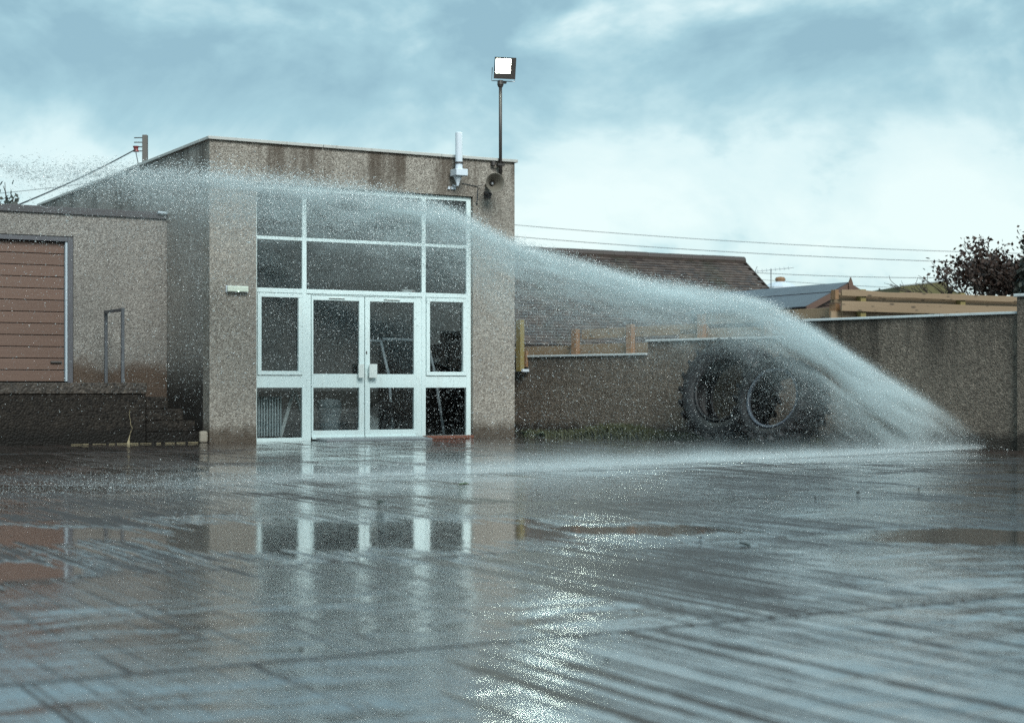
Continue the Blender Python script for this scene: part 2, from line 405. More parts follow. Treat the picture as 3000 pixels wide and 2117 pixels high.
# coping pieces with open joints
cuts = [-.035, 1.7, 3.62, WD + .04]
for a0, a1 in zip(cuts[:-1], cuts[1:]):
    MB().box(a0 + .004, a1 - .004, -.045, .32, H, H + .045).build('coping_piece', M['coping'], main, bevel=.006)
for b0, b1 in ((.325, 3.5), (3.5, 6.6), (6.6, 9.85)):
    MB().box(-.035, .33, b0 + .004, b1 - .004, H, H + .045).build('coping_piece', M['coping'], main, bevel=.006)
MB().box(WD - .3, WD + .04, .325, 9.85, H, H + .045).build('coping_piece', M['coping'], main, bevel=.006)

# glazed screen: frame members, panes and the two door leaves (y 0.06 .. 0.13)
F0, F1 = .055, .125
fr_ = MB()
for a0, a1, z0, z1 in ((.696, .722, 0, 3.665), (4.088, 4.165, 0, 3.665), (.722, 4.088, 3.60, 3.665),
                       (1.411, 1.478, .0, 3.60), (3.332, 3.398, .0, 3.60)):
    fr_.box(a0, a1, F0, F1, z0, z1)
frame = fr_.build('screen_frame', M['upvc'], main, bevel=.004)
for a0, a1 in ((.722, 1.411), (1.478, 3.332), (3.398, 4.088)):
    MB().box(a0, a1, F0 + .004, F1 - .004, 2.882, 2.93).build('transom', M['upvc'], frame, bevel=.004)
    MB().box(a0, a1, F0 - .012, F1 - .004, 2.125, 2.19).build('transom', M['upvc'], frame, bevel=.006)
for a0, a1 in ((.722, 1.411), (3.398, 4.088)):
    MB().box(a0, a1, F0 + .003, F1 - .003, .768, .945).build('panel', M['upvc'], frame, bevel=.003)
    MB().box(a0, a1, F0 + .003, F1 - .003, 0, .05).build('sill', M['upvc'], frame, bevel=.003)
def pane(par, a0, a1, z0, z1, y=.088):
    MB().box(a0, a1, y, y + .006, z0, z1).build('glass_pane', M['glass'], par)
def ring(a0, a1, z0, z1, t_, y0, y1):
    q = MB(); q.box(a0, a1, y0, y1, z0, z0 + t_); q.box(a0, a1, y0, y1, z1 - t_, z1)
    q.box(a0, a0 + t_, y0, y1, z0 + t_, z1 - t_); q.box(a1 - t_, a1, y0, y1, z0 + t_, z1 - t_); return q
for a0, a1 in ((.722, 1.411), (1.478, 3.332), (3.398, 4.088)):
    pane(frame, a0, a1, 2.93, 3.60); pane(frame, a0, a1, 2.19, 2.882)
for a0, a1 in ((.722, 1.411), (3.398, 4.088)): pane(frame, a0, a1, .05, .768)
for a0, a1 in ((.726, 1.405), (3.404, 4.084)):
    win = ring(a0, a1, .95, 2.118, .058, F0 - .018, F1 - .02).build('window', M['upvc'], main, bevel=.005)
    pane(win, a0 + .055, a1 - .055, 1.0, 2.065)
# outer door frame posts
MB().box(1.478, 1.548, F0 + .006, F1 - .004, 0, 2.122).build('door_post', M['upvc'], frame, bevel=.004)
MB().box(3.24, 3.332, F0 + .006, F1 - .004, 0, 2.122).build('door_post', M['upvc'], frame, bevel=.004)
MB().box(1.548, 3.24, F0 + .004, F1 - .004, 2.108, 2.124).build('door_head', M['upvc'], frame)
def leaf(a0, a1, g0, g1, hinge):
    q = MB(); y0, y1 = F0 - .006, F1 - .012
    q.box(a0, g0, y0, y1, .05, 2.1); q.box(g1, a1, y0, y1, .05, 2.1)
    q.box(g0, g1, y0, y1, 2.036, 2.1); q.box(g0, g1, y0, y1, .767, .968); q.box(g0, g1, y0, y1, .05, .148)
    d = q.build('door', M['upvc'], main, bevel=.004)
    pane(d, g0, g1, .968, 2.036); pane(d, g0, g1, .148, .767)
    MB().box(a0 + .004, a1 - .004, y0 - .022, y0 + .002, .022, .062).build('weather_bar', M['upvc'], d, bevel=.005)
    return d
dl = leaf(1.554, 2.388, 1.582, 2.306, 0); dr = leaf(2.400, 3.234, 2.478, 3.200, 1)
for d, a0, a1 in ((dl, 2.262, 2.352), (dr, 2.432, 2.56)):
    MB().box(a0, a1, -.03, -.012, .912, 1.115).build('push_plate', M['handle'], d, bevel=.004)
    MB().box(a0 + .02, a0 + .05, -.013, F0 - .004, .94, 1.09).build('plate_bracket', M['handle'], d)
MB().box(2.412, 2.428, F0 - .014, F0 - .004, 1.265, 1.305).build('lock', M['darksteel'], dr)
for d, a0, a1 in ((dl, 1.82, 2.07), (dr, 2.70, 2.96)):
    MB().box(a0, a1, F0 - .03, F0 - .004, 2.066, 2.082).build('drip_strip', M['handle'], d, bevel=.003)

# ------------------------------------------------------------------ garage building on the left
gar = site('rendered_garage', 'low flat-roofed pebble-dashed garage with brown boarded door', 'building')
GB = 1.908; GL = -9.0
mb = MB()
mb.box(-1.400, -.004, GB, GB + .25, -.05, 3.29); mb.box(-4.6, -1.400, GB, GB + .25, 2.965, 3.29); mb.box(GL, -4.6, GB, GB + .25, -.05, 3.29)
mb.box(GL, GL + .25, GB + .25, 9.5, -.05, 3.29); mb.box(GL + .25, -.004, 9.25, 9.5, -.05, 3.29)
mb.build('wall', M['garage'], gar)
MB().box(GL, -.004, GB + .01, 9.5, 3.292, 3.36).build('roof', M['flat_roof'], gar)
MB().box(GL, -.012, GB - .035, GB + .008, 3.285, 3.385).build('fascia', M['fascia'], gar, bevel=.005)
MB().tube([(-.16, GB - .06, 3.375), (-.02, GB - .06, 3.37)], .022, 8).build('gutter_end', M['jamb_pale'], gar)
fm = MB(); fm.box(-1.478, -1.402, GB + .015, GB + .15, .82, 2.963); fm.box(-4.6, -1.478, GB + .015, GB + .15, 2.89, 2.963)
dfm = fm.build('door_frame', M['jamb'], gar, bevel=.004)
MB().box(-1.508, -1.479, GB + .035, GB + .12, .86, 2.888).build('pale_strip', M['jamb_pale'], dfm)
gd = MB().box(-4.6, -1.51, GB + .135, GB + .16, .85, 2.88).build('garage_door', M['black'], gar)
nb = 12; z = .862; hb = (2.885 - .862) / nb
proto = None
for i in range(nb):
    if proto is None:
        proto = MB().box(-4.6, -1.512, GB + .10, GB + .134, 0, hb - .011).build('board', M['door_board'], gd, bevel=.004)
        o = proto
    else: o = share(proto, gd)
    o.location = (0, random.uniform(-.003, .003), z + i * hb)
hd = MB(); hd.box(-1.70, -1.55, GB + .075, GB + .1, 1.122, 1.152); hd.tube([(-1.71, GB + .085, 1.137), (-1.55, GB + .085, 1.137)], .02, 8)
hd.build('bolt', M['darksteel'], gd)

plat = site('loading_platform', 'dark mossy concrete platform in front of the boarded garage door', 'platform')
mb = MB(); mb.box(GL, -.87, .12, GB - .004, -.05, .684); mb.build('platform_wall', M['platform'], plat, bevel=.01)
MB().box(GL, -.862, .095, GB - .003, .686, .838).build('platform_slab', M['slabedge'], plat, bevel=.012)
ck = MB(); pts = [(-1.094, .113, .468), (-1.108, .113, .40), (-1.09, .113, .33), (-1.085, .113, .26), (-1.062, .113, .215), (-1.085, .113, .16), (-1.10, .113, .11), (-1.112, .113, .05), (-1.118, .112, .0)]
ck.tube(pts, [.002, .003, .003, .004, .004, .005, .006, .012, .028], 6)
ck.build('lime_streak', M['lime'], plat)
lm = MB(); x = -1.9
while x < -.05:
    wd = random.uniform(.05, .16); hh = random.uniform(.004, .012)
    lm.box(x, x + wd, .112 - random.uniform(0, .004), .125, .0035, .004 + hh * .6); x += wd + random.uniform(0, .09)
lm.build('lime_crust', M['lime'], plat)
steps = site('concrete_steps', 'flight of dark concrete steps between the platform and building corner', 'steps')
for (zt, ar), zb in zip(((.155, -.02), (.31, -.16), (.474, -.33), (.64, -.55)), (-.05, .157, .312, .476)):
    MB().box(-.858, ar, .14 + .012 * zb, 1.9, zb, zt).build('step', M['platform'], steps, bevel=.012)
st = MB(); st.box(-.13, -.012, .015, .10, 0, .165); bs = st.build('pale_stone', M['stone'], None, bevel=.03, seg=3)
bs.location = P(0, 0); bs.rotation_euler = (0, 0, ANG); tag(bs, 'small pale stone standing at the foot of the building corner', 'stone')
hp = root('hoop_rail', P(-1.07, .55, .838), ANG, 'slim galvanised steel hoop standing on the dark platform', 'handrail')
MB().box(-.022, .022, -.02, .02, 0, 1.04).build('post', M['hoop'], hp, bevel=.004)
MB().box(.01, .054, .93, .97, 0, 1.04).build('post', M['hoop'], hp, bevel=.004)
MB().box(-.006, .038, .021, .929, 1.0, 1.04).build('top_bar', M['hoop'], hp, bevel=.004)

# ------------------------------------------------------------------ things on the front wall
em = site('emergency_light', 'long opal emergency light on the wall left of the glazed screen', 'light')
MB().box(.232, .556, -.03, .0, 2.106, 2.2).build('back_plate', M['alarm'], em, bevel=.006)
MB().box(.24, .55, -.075, -.031, 2.112, 2.196).build('cover', M['opal'], em, bevel=.014, seg=3)
MB().box(.392, .402, -.08, -.073, 2.116, 2.124).build('indicator', M['led'], em)

fl = site('flue_pipe', 'white upright pipe on a square box at the roof edge', 'flue')
mb = MB().lathe([(.0, 4.60), (.05, 4.60), (.054, 4.59), (.054, 4.05), (0, 4.05)], 20)
mb.xf(Matrix.Translation((3.846, -.16, 0))).build('pipe', M['alarm'], fl, smooth=False)
MB().lathe([(.056, 4.13), (.066, 4.13), (.066, 4.155), (.056, 4.155)], 20, closed=True).xf(Matrix.Translation((3.846, -.16, 0))).build('clamp_ring', M['darksteel'], fl)
MB().box(3.75, 3.945, -.265, -.065, 3.945, 4.045).build('box', M['alarm'], fl, bevel=.006)
cn = MB().lathe([(.065, 3.944), (.03, 3.85), (.018, 3.80), (0, 3.80)], 14).xf(Matrix.Translation((3.83, -.15, 0)))
cn.tube([(3.83, -.15, 3.81), (3.83, -.08, 3.80), (3.83, 0, 3.82)], .016, 8); cn.build('cable_gland', M['alarm'], fl)
for a in (3.735, 3.79, 3.83): MB().box(a, a + .033, -.03, -.001, 3.755, 3.797).build('terminal_block', M['alarm'], fl, bevel=.003)
MB().box(3.80, 3.89, -.066, .0, 3.975, 4.015).build('wall_bracket', M['darksteel'], fl)
MB().box(3.825, 3.867, -.107, -.046, 4.12, 4.16).build('wall_bracket', M['darksteel'], fl)

ho = site('horn_speaker', 'round dark horn speaker on the wall below the floodlight pole', 'speaker')
hx = MB().lathe([(.0, 0), (.035, -.01), (.03, .05), (.045, .09), (.07, .13), (.105, .19), (.14, .25), (.148, .255), (.146, .245), (.112, .18), (.08, .12), (.05, .05), (.06, -.09), (.0, -.10)], 32)
hx.xf(Matrix.Translation((4.41, -.10, 3.858)) @ Matrix.Rotation(R(-12), 4, 'Z') @ Matrix.Rotation(R(90), 4, 'X') @ Matrix.Translation((0, 0, .03)))
hx.build('bell', M['horn'], ho, smooth=True)
ph = MB().lathe([(0, .10), (.018, .095), (.026, .07), (.026, .0), (0, 0)], 16).xf(Matrix.Translation((4.41, -.10, 3.858)) @ Matrix.Rotation(R(-12), 4, 'Z') @ Matrix.Rotation(R(90), 4, 'X') @ Matrix.Translation((0, 0, .05)))
ph.build('phase_plug', M['steel'], ho, smooth=True)
hb_ = MB(); hb_.tube([(4.36, 0, 3.74), (4.38, -.10, 3.70), (4.42, -.10, 3.69), (4.46, -.06, 3.72), (4.46, 0, 3.74)], .014, 6); hb_.box(4.36, 4.47, -.02, 0, 3.66, 3.76)
hb_.build('bracket', M['darksteel'], ho)
MB().tube([(4.30, -.08, 3.85), (4.24, -.012, 3.83), (4.1, -.01, 3.845), (3.98, -.01, 3.86)], .006, 5).build('cable', M['cable'], ho)
MB().tube([(4.25, -.012, 3.80), (4.245, -.012, 3.7), (4.24, -.012, 3.62), (4.225, -.015, 3.575), (4.24, -.015, 3.56)], .009, 5).build('cable', M['cable'], ho)

lp = site('floodlight', 'lit floodlight on a thin dark pole fixed to the front wall', 'floodlight')
LA, LY = 4.60, -.09
MB().tube([(LA, LY, 3.99), (LA, LY, 5.44)], .025, 12).build('pole', M['darksteel'], lp, smooth=True)
br = MB(); br.box(LA - .06, LA + .06, LY - .03, LY + .03, 4.16, 4.19); br.box(LA - .02, LA + .02, LY + .02, 0, 4.155, 4.195)
br.build('wall_bracket', M['darksteel'], lp)
MB().box(LA - .02, LA + .02, LY + .02, 0, 4.02, 4.06).build('wall_bracket', M['darksteel'], lp)
jb = MB().tube([(LA - .10, -.05, 4.16), (LA - .10, -.05, 4.235)], .035, 10); jb.tube([(LA - .10, -.05, 4.2), (LA - .1, 0, 4.2)], .015, 8)
jb.build('junction_box', M['darksteel'], lp)
# head turned a little to the left of straight at the yard
hm = Matrix.Translation((LA + .055, LY, 5.66)) @ Matrix.Rotation(R(-16), 4, 'Z') @ Matrix.Rotation(R(14), 4, 'X')
hs = MB(); wv, hv = .155, .15
pf = [(-wv, -.085, -hv), (wv, -.085, -hv), (wv, -.085, hv), (-wv, -.085, hv)]; pb = [(-wv * .72, .11, -hv * .7), (wv * .72, .11, -hv * .7), (wv * .72, .11, hv * .72), (-wv * .72, .11, hv * .72)]
hs.v = pf + pb; hs.f = [(4, 5, 6, 7), (0, 4, 7, 3), (1, 2, 6, 5), (2, 3, 7, 6), (0, 1, 5, 4)]
hs.f = [tuple(reversed(f)) for f in hs.f]
for q in ring(-wv - .012, wv + .012, -hv - .012, hv + .012, .022, -.108, -.086).f: hs.f.append(tuple(8 + k for k in q))
hs.v += ring(-wv - .012, wv + .012, -hv - .012, hv + .012, .022, -.108, -.086).v
hs.xf(hm).build('housing', M['darksteel'], lp)
bz = MB().box(-wv + .006, wv - .006, -.110, -.1085, -hv + .006, -hv + .075); bz.box(wv - .07, wv - .006, -.110, -.1085, -hv + .075, hv - .006)
bz.xf(hm).build('bezel', M['darksteel'], lp)
lens = MB().box(-wv + .012, wv - .072, -.1, -.097, -hv + .078, hv - .012).xf(hm).build('lens', M['lens'], lp)
yk = MB().tube([(-wv - .026, -.02, 0), (-wv - .026, -.02, -hv - .05), (wv + .026, -.02, -hv - .05), (wv + .026, -.02, 0)], .008, 6).xf(hm)
yk.build('yoke', M['steel'], lp)
MB().lathe([(0, 5.47), (.045, 5.46), (.05, 5.40), (.035, 5.36), (0, 5.36)], 14).xf(Matrix.Translation((LA, LY, 0))).build('spigot', M['darksteel'], lp)
MB().box(LA, LA + .10, LY - .02, LY + .02, 5.42, 5.455).build('spigot_arm', M['darksteel'], lp, bevel=.005)

# ramp and sill at the doors
rp = site('threshold_ramp', 'grey metal ramp plate lying before the white double doors', 'ramp')
pr = MB(); pr.prism([(1.72, -.34, .012), (3.32, -.34, .012), (3.32, -.34, .03), (1.72, -.34, .03)], (0, .005, 0))
pr.v = []; pr.f = []
pr.quad((1.62, -.36, .004), (3.3, -.36, .004), (3.3, -.36, .026), (1.62, -.36, .026))
pr.quad((1.62, -.36, .026), (3.3, -.36, .026), (3.3, .04, .045), (1.62, .04, .045))
pr.quad((1.62, .04, .004), (1.62, -.36, .004), (1.62, -.36, .026), (1.62, .04, .045)); pr.quad((3.3, -.36, .004), (3.3, .04, .004), (3.3, .04, .045), (3.3, -.36, .026))
pr.build('plate', M['steel'], rp)
sl = MB().box(3.34, 4.13, -.11, .05, .003, .05).build('rusty_sill', M['rust'], None, bevel=.008); sl.location = C0; sl.rotation_euler = (0, 0, ANG)
tag(sl, 'rust-red sill bar on the ground below the right side window', 'sill')

# ------------------------------------------------------------------ things seen through the glass
rd = site('oil_radiator', 'grey finned oil radiator standing behind the left low window', 'radiator')
MB().box(.78, .86, .42, .60, .05, .66).build('end_panel', M['radiator'], rd, bevel=.02, seg=3)
f0 = None
for i in range(9):
    if f0 is None: f0 = MB().box(0, .022, .43, .59, .06, .64).build('fin', M['radiator'], rd, bevel=.008); o = f0
    else: o = share(f0, rd)
    o.location = (.885 + i * .042, 0, 0)
tr_ = site('trestle', 'white splayed trestle legs behind the left door post', 'trestle')
for q in (((1.47, .55, .72), (1.24, .50, .03)), ((1.49, .55, .72), (1.72, .50, .03))):
    a, b = Vector(q[0]), Vector(q[1])
    MB().prism([a + Vector((-.025, -.02, 0)), a + Vector((.025, -.02, 0)), a + Vector((.025, .02, 0)), a + Vector((-.025, .02, 0))], b - a).build('leg', M['machine'], tr_)
bn = site('plastic_bin', 'pale grey lidded bin inside behind the left door', 'bin')
MB().lathe([(0, .03), (.15, .03), (.175, .36), (.175, .40)], 24).xf(Matrix.Translation((2.22, .95, 0))).build('body', M['bin'], bn, smooth=True)
MB().lathe([(.188, .40), (.188, .48), (.18, .56), (.14, .59), (0, .60)], 24).xf(Matrix.Translation((2.22, .95, 0))).build('lid', M['bin'], bn, smooth=True)
MB().box(2.17, 2.22, .768, .775, .33, .36).build('sticker', M['bin_label'], bn)
kt = site('pedal_machine', 'dark wheeled machine with a pale swept body behind the right door', 'machine')
bd = MB(); bd.prism([(2.62, .9, .42), (2.86, .9, .36), (3.16, .9, .30), (3.0, .9, .20), (3.2, .9, .10), (2.66, .9, .06), (2.78, .9, .2)], (0, .3, 0))
bd.build('fairing', M['machine'], kt, bevel=.01)
for a in (2.55, 3.2):
    MB().lathe([(.10, -.06), (.18, -.05), (.2, 0), (.18, .05), (.10, .06)], 20, axis='y', closed=True).xf(Matrix.Translation((a, .85, .22))).build('wheel', M['rubber'], kt, smooth=True)
MB().box(2.9, 3.25, .8, 1.2, .32, .55).build('seat', M['black'], kt, bevel=.06, seg=3)
fs = site('tubular_stand', 'white tubular stand with bent legs behind the right door', 'stand')
MB().tube([(2.80, 1.1, .5), (2.80, 1.1, 2.25)], .022, 8).build('upright', M['alarm'], fs)
MB().tube([(2.82, 1.1, 1.5), (3.14, 1.1, 1.49), (3.28, 1.1, .95), (3.35, 1.1, .03)], .024, 8).build('bent_leg', M['alarm'], fs)
MB().tube([(3.18, 1.12, 1.52), (3.95, 1.12, 1.51), (4.1, 1.12, .95), (4.25, 1.12, .03)], .024, 8).build('bent_leg', M['alarm'], fs)
MB().tube([(2.80, 1.1, .5), (2.79, 1.1, .03)], .022, 8).build('foot', M['alarm'], fs)
cpatch = site('pale_ceiling_patch', 'pale ceiling patch built as a shade inside the top right window', 'ceiling_patch')  # stands in for the pale ceiling; cone and cord are made up
MB().lathe([(.03, 3.62), (.42, 3.35), (.44, 3.32), (.40, 3.33), (.02, 3.58)], 24, closed=True).xf(Matrix.Translation((4.2, .75, .06))).build('cone', M['machine'], cpatch, smooth=True)
MB().tube([(4.2, .75, 3.66), (4.2, .75, 3.82)], .008, 6).build('cord', M['cable'], cpatch)
cbx = site('small_ceiling_box', 'small pale box on the rail inside above the right door', 'box')
MB().box(3.04, 3.26, .13, .20, 2.192, 2.235).build('case', M['machine'], cbx, bevel=.012)
MB().box(3.20, 3.25, .126, .131, 2.2, 2.22).build('sticker', M['rust'], cbx)

# ------------------------------------------------------------------ yard wall
W0 = Vector((.231, 26.66, 0)); WV = Vector((.6827, -.7307, 0)); WN = Vector((.7307, .6827, 0))  # WN points behind the wall
WANG = math.atan2(WV.y, WV.x)
def WP(s, n=0., z=0.): return W0 + WV * s + WN * n + Vector((0, 0, z))
yw = root('yard_wall', W0, WANG, 'long dark roughcast yard wall stepping up to the right', 'wall')
secs = [(-1.2, 2.643, 1.255), (2.643, 5.56, 1.455), (5.56, 8.79, 1.675)]
for s0, s1, h in secs:
    MB().box(s0, s1, 0, .2, -.05, h).build('wall_section', M['yardwall'], yw, bevel=.01)
    s = s0 - (.02 if s0 > 0 else 0)
    while s < s1 - .02:
        e = min(s1 - .004, s + random.uniform(1.0, 1.5))
        if s1 - e < .4: e = s1 - .004
        c = MB().box(s, e - .006, -.03, .23, h + .001, h + .034).build('coping_piece', M['cap'], yw, bevel=.006); s = e
MB().box(8.79, 9.25, -.06, .4, -.05, 1.88).build('pillar', M['yardwall'], yw, bevel=.01)
MB().box(8.76, 9.28, -.09, .43, 1.882, 1.92).build('pillar_cap', M['cap'], yw, bevel=.008)
MB().box(9.25, 16, 0, .2, -.05, 1.675).build('wall_section', M['yardwall'], yw, bevel=.01)

# timber rails behind the low wall
rf = root('rail_fence', WP(0, .36), WANG, 'low timber rail fence rising behind the left wall sections', 'fence')
def board(par, s0, s1, n0, n1, z0, z1, mat, rise=0., waney=0.):
    m_ = MB(); k = max(2, int((s1 - s0) / .25)); vs = []
    for i in range(k + 1):
        s = s0 + (s1 - s0) * i / k; dz = rise * (s - s0)
        w0 = waney * (mnoise.noise(Vector((s * 2.1, z0 * 9, 1))) ) ; w1 = waney * (mnoise.noise(Vector((s * 1.7, z1 * 9, 5))))
        vs += [(s, n0, z0 + dz + w0), (s, n1, z0 + dz + w0), (s, n1, z1 + dz + w1), (s, n0, z1 + dz + w1)]
    m_.v = vs
    for i in range(k):
        a = i * 4
        for j in range(4): m_.f.append((a + j, a + (j + 1) % 4, a + 4 + (j + 1) % 4, a + 4 + j))
    m_.f.append((0, 3, 2, 1)); e = k * 4; m_.f.append((e, e + 1, e + 2, e + 3))
    return m_.build('rail', mat, par, bevel=.003)
board(rf, -.9, .88, -.05, -.02, 1.25, 1.44, M['timber'], .0)
board(rf, .88, 3.0, -.05, -.02, 1.27, 1.455, M['timber'], .0)
board(rf, .95, 3.55, -.05, -.02, 1.535, 1.69, M['timber'], .012)
board(rf, 3.0, 5.9, -.05, -.02, 1.49, 1.64, M['timber'], .0)
board(rf, 3.55, 5.95, -.05, -.02, 1.70, 1.85, M['timber'], .01)
for s, zt in ((.86, 1.70), (2.05, 1.74), (3.48, 1.86), (4.72, 1.90), (5.85, 1.92)):
    MB().box(s - .055, s + .055, -.14, -.052, -.1, zt).build('post', M['timber_o'], rf, bevel=.004)
tp = root('timber_post', WP(-.05, -.09), WANG, 'tall greenish timber post beside the building and low wall', 'post')
MB().box(-.05, .06, -.05, .04, 1.03, 1.86).build('stake', M['timber_g'], tp, bevel=.006)
MB().box(-.16, .10, .041, .088, 1.10, 1.36).build('back_board', M['timber_o'], tp, bevel=.004)
for s, z_ in ((-.14, 1.28), (-.14, 1.035), (.10, 1.045)):
    MB().box(s - .02, s + .02, -.05, .088, z_ - .022, z_ + .022).build('white_clip', M['alarm'], tp, bevel=.004)

# fresh board fence running back behind the high wall
F_0 = Vector((4.47, 22.41, 0))
bf = root('board_fence', F_0, ANG, 'fresh pale board fence with staggered boards behind the high wall', 'fence')
board(bf, 0, 6.2, -.032, -.002, 2.018, 2.097, M['timber'], 0, .018).name = 'board'
board(bf, -.07, 6.2, .095, .125, 1.925, 2.06, M['timber'], 0, .004).name = 'board'
board(bf, 0, 6.2, -.032, -.002, 1.812, 1.948, M['timber'], 0, .006).name = 'board'
board(bf, -.08, 6.2, .095, .125, 1.67, 1.815, M['timber'], 0, .004).name = 'board'
board(bf, 0, 6.2, -.032, -.002, 1.48, 1.66, M['timber'], 0, .006).name = 'board'
for s in (.41, 2.27, 4.13, 5.99):
    MB().box(s - .047, s + .047, .0, .093, -.1, 2.118).build('post', M['timber_g'], bf, bevel=.004)
MB().box(-.09, -.03, .0, .09, 1.97, 2.10).build('board_stub', M['timber_o'], bf, bevel=.003)

# ------------------------------------------------------------------ shed behind the wall
sp = Vector((5.42, 26.9, 0))
sh = root('garden_shed', sp, ANG, 'small brown garden shed with felt roof and gable finial', 'shed')
hw, ea, ap, ln = .80, 2.08, 2.44, 3.2
MB().prism([(-hw + .02, .03, 0), (hw - .02, .03, 0), (hw - .02, .03, ea - .02), (0, .03, ap - .06), (-hw + .02, .03, ea - .02)], (0, ln - .06, 0)).build('carcass', M['shed'], sh)
z = .1; bh = .125
while z < ap - .1:
    if z + bh < ea: half0 = half1 = hw
    else:
        half0 = min(hw, hw * (ap - z) / (ap - ea)); half1 = max(.02, min(hw, hw * (ap - z - bh) / (ap - ea)))
    c = MB(); c.v = [(-half0, -.004, z), (half0, -.004, z), (half1, .014, z + bh - .004), (-half1, .014, z + bh - .004), (-half0, .028, z), (half0, .028, z), (half1, .028, z + bh - .004), (-half1, .028, z + bh - .004)]
    c.f = [(0, 1, 2, 3), (4, 7, 6, 5), (0, 4, 5, 1), (3, 2, 6, 7), (0, 3, 7, 4), (1, 5, 6, 2)]
    c.build('cladding_board', M['shed'], sh); z += bh
for sgn in (-1, 1):
    tp_ = (ap - ea) / hw
    q = [(0, -.12, ap + .015), (sgn * (hw + .1), -.12, ea - .1 * tp_ + .015), (sgn * (hw + .1), ln, ea - .1 * tp_ + .015), (0, ln, ap + .015)]
    MB().prism(q, (0, 0, .02)).build('roof_felt', M['felt'], sh)
    q2 = [(0, -.12, ap + .037), (sgn * .36, -.12, ap + .037 - .36 * tp_), (sgn * .36, ln, ap + .037 - .36 * tp_), (0, ln, ap + .037)]
    MB().prism(q2, (0, 0, .007)).build('ridge_felt', M['felt'], sh)
    MB().prism([(0, -.15, ap + .03), (sgn * (hw + .1), -.15, ea - .1 * tp_ + .03), (sgn * (hw + .1), -.15, ea - .1 * tp_ - .07), (0, -.15, ap - .07)], (0, .028, 0)).build('barge_board', M['shed'], sh)
MB().prism([(0, -.175, ap + .12), (.045, -.175, ap + .02), (.035, -.175, ap - .14), (0, -.175, ap - .17), (-.035, -.175, ap - .14), (-.045, -.175, ap + .02)], (0, .022, 0)).build('finial', M['shed'], sh)

# ------------------------------------------------------------------ tiled house behind
RP = Vector((5.32, 38.0, 0))      # right end of its ridge
hs_ = root('tiled_house', RP, ANG, 'low brown house with a long clay-tiled roof behind the yard', 'house')
ZR, run, pit = 3.68, 2.75, .755; Lh = 9.5
MB().prism([(-Lh, -run, ZR - run * pit - .03), (-Lh, 0, ZR - .03), (-Lh, run, ZR - run * pit - .03)], (Lh, 0, 0)).build('roof_deck', M['rtile'], hs_)
MB().box(-Lh + .1, -.1, -run + .35, run - .35, -.1, ZR - run * pit - .032).build('wall', M['brick_far'], hs_)
rows = 34; tw = .165; ct, sn_ = 1 / math.hypot(1, pit), pit / math.hypot(1, pit); slope = run / ct
v = []; f = []
for r_ in range(rows):
    d0 = slope * r_ / rows; d1 = slope * (r_ + 1.12) / rows
    nt = int(Lh / tw); off = (r_ % 2) * tw * .5
    for k in range(nt):
        x1 = -k * tw - off + .02; x0 = x1 - tw + .006
        if x0 < -Lh: continue
        lift = random.uniform(.016, .026); l0 = random.uniform(.0, .003)
        def pt(x, d, n): return (x, -d * ct - n * sn_, ZR - d * sn_ + n * ct)
        i = len(v)
        v += [pt(x0, d0, .004), pt(x1, d0, .004), pt(x1, d1, lift + l0), pt(x0, d1, lift), pt(x1, d1, .0), pt(x0, d1, .0)]
        f += [(i, i + 1, i + 2, i + 3), (i + 3, i + 2, i + 4, i + 5), (i + 1, i + 4, i + 2), (i, i + 3, i + 5)]
q = MB(); q.v = v; q.f = f; tl_ = q.build('roof_tiles', M['rtile'], hs_, kind='stuff')
rt = None
for k in range(int(Lh / .3)):
    if rt is None:
        rt = MB().tube([(-.295, 0, 0), (0, 0, 0)], .10, 10).build('ridge_tile', M['rtile'], hs_, bevel=.004); o = rt
    else: o = share(rt, hs_)
    o.location = (.03 - k * .3, 0, ZR + .0 + random.uniform(-.004, .004))
MB().prism([(.03, -run - .02, ZR - run * pit - .06), (.03, 0, ZR - .06), (.03, 0, ZR + .03), (.03, -run - .02, ZR - run * pit + .03)], (.02, 0, 0)).build('verge', M['rtile'], hs_)

# further bungalow: only its chimney and aerial stand above the shed
bg_ = root('bungalow', (7.33, 45, 0), ANG, 'distant bungalow showing a white capped chimney above the shed', 'house')
MB().prism([(-2.5, -2, 2.1), (-2.5, 0, 3.12), (-2.5, 2, 2.1)], (3.5, 0, 0)).build('roof', M['rtile'], bg_)
MB().box(-2.3, .8, -1.7, 1.7, -.1, 2.1).build('wall', M['brick_far'], bg_)
ch = MB(); ch.v = []; ch.box(-.40, .40, -.3, .3, 2.6, 3.44); cho = ch.build('chimney', M['steel'], bg_, bevel=.01)
MB().lathe([(.47, 3.442), (.47, 3.50), (.26, 3.62), (.14, 3.65), (0, 3.65)], 12).build('cap', M['alarm'], cho, smooth=False)
MB().lathe([(.12, 3.651), (.15, 3.72), (.11, 3.77), (0, 3.79)], 12).build('pot', M['timber_o'], cho)
ae = root('tv_aerial', (6.92, 44.0, 0), 0, 'thin television aerial on a mast left of the white chimney', 'aerial')
MB().tube([(0, 0, 2.4), (0, 0, 3.93)], .016, 6).build('mast', M['steel'], ae)
MB().tube([(-.42, -.05, 3.86), (.62, .1, 3.97)], .010, 6).build('boom', M['steel'], ae)
for k in range(8):
    x = -.36 + k * .12; c_ = Vector((x, -.05 + k * .017, 3.866 + k * .0127))
    MB().tube([c_ + Vector((-.02, -.16, -.05)), c_ + Vector((.02, .16, .05))], .006, 5).build('rod', M['steel'], ae)
MB().tube([(-.42, -.05, 3.72), (-.43, -.05, 3.86), (-.38, -.05, 3.99)], .012, 6).build('reflector', M['steel'], ae)

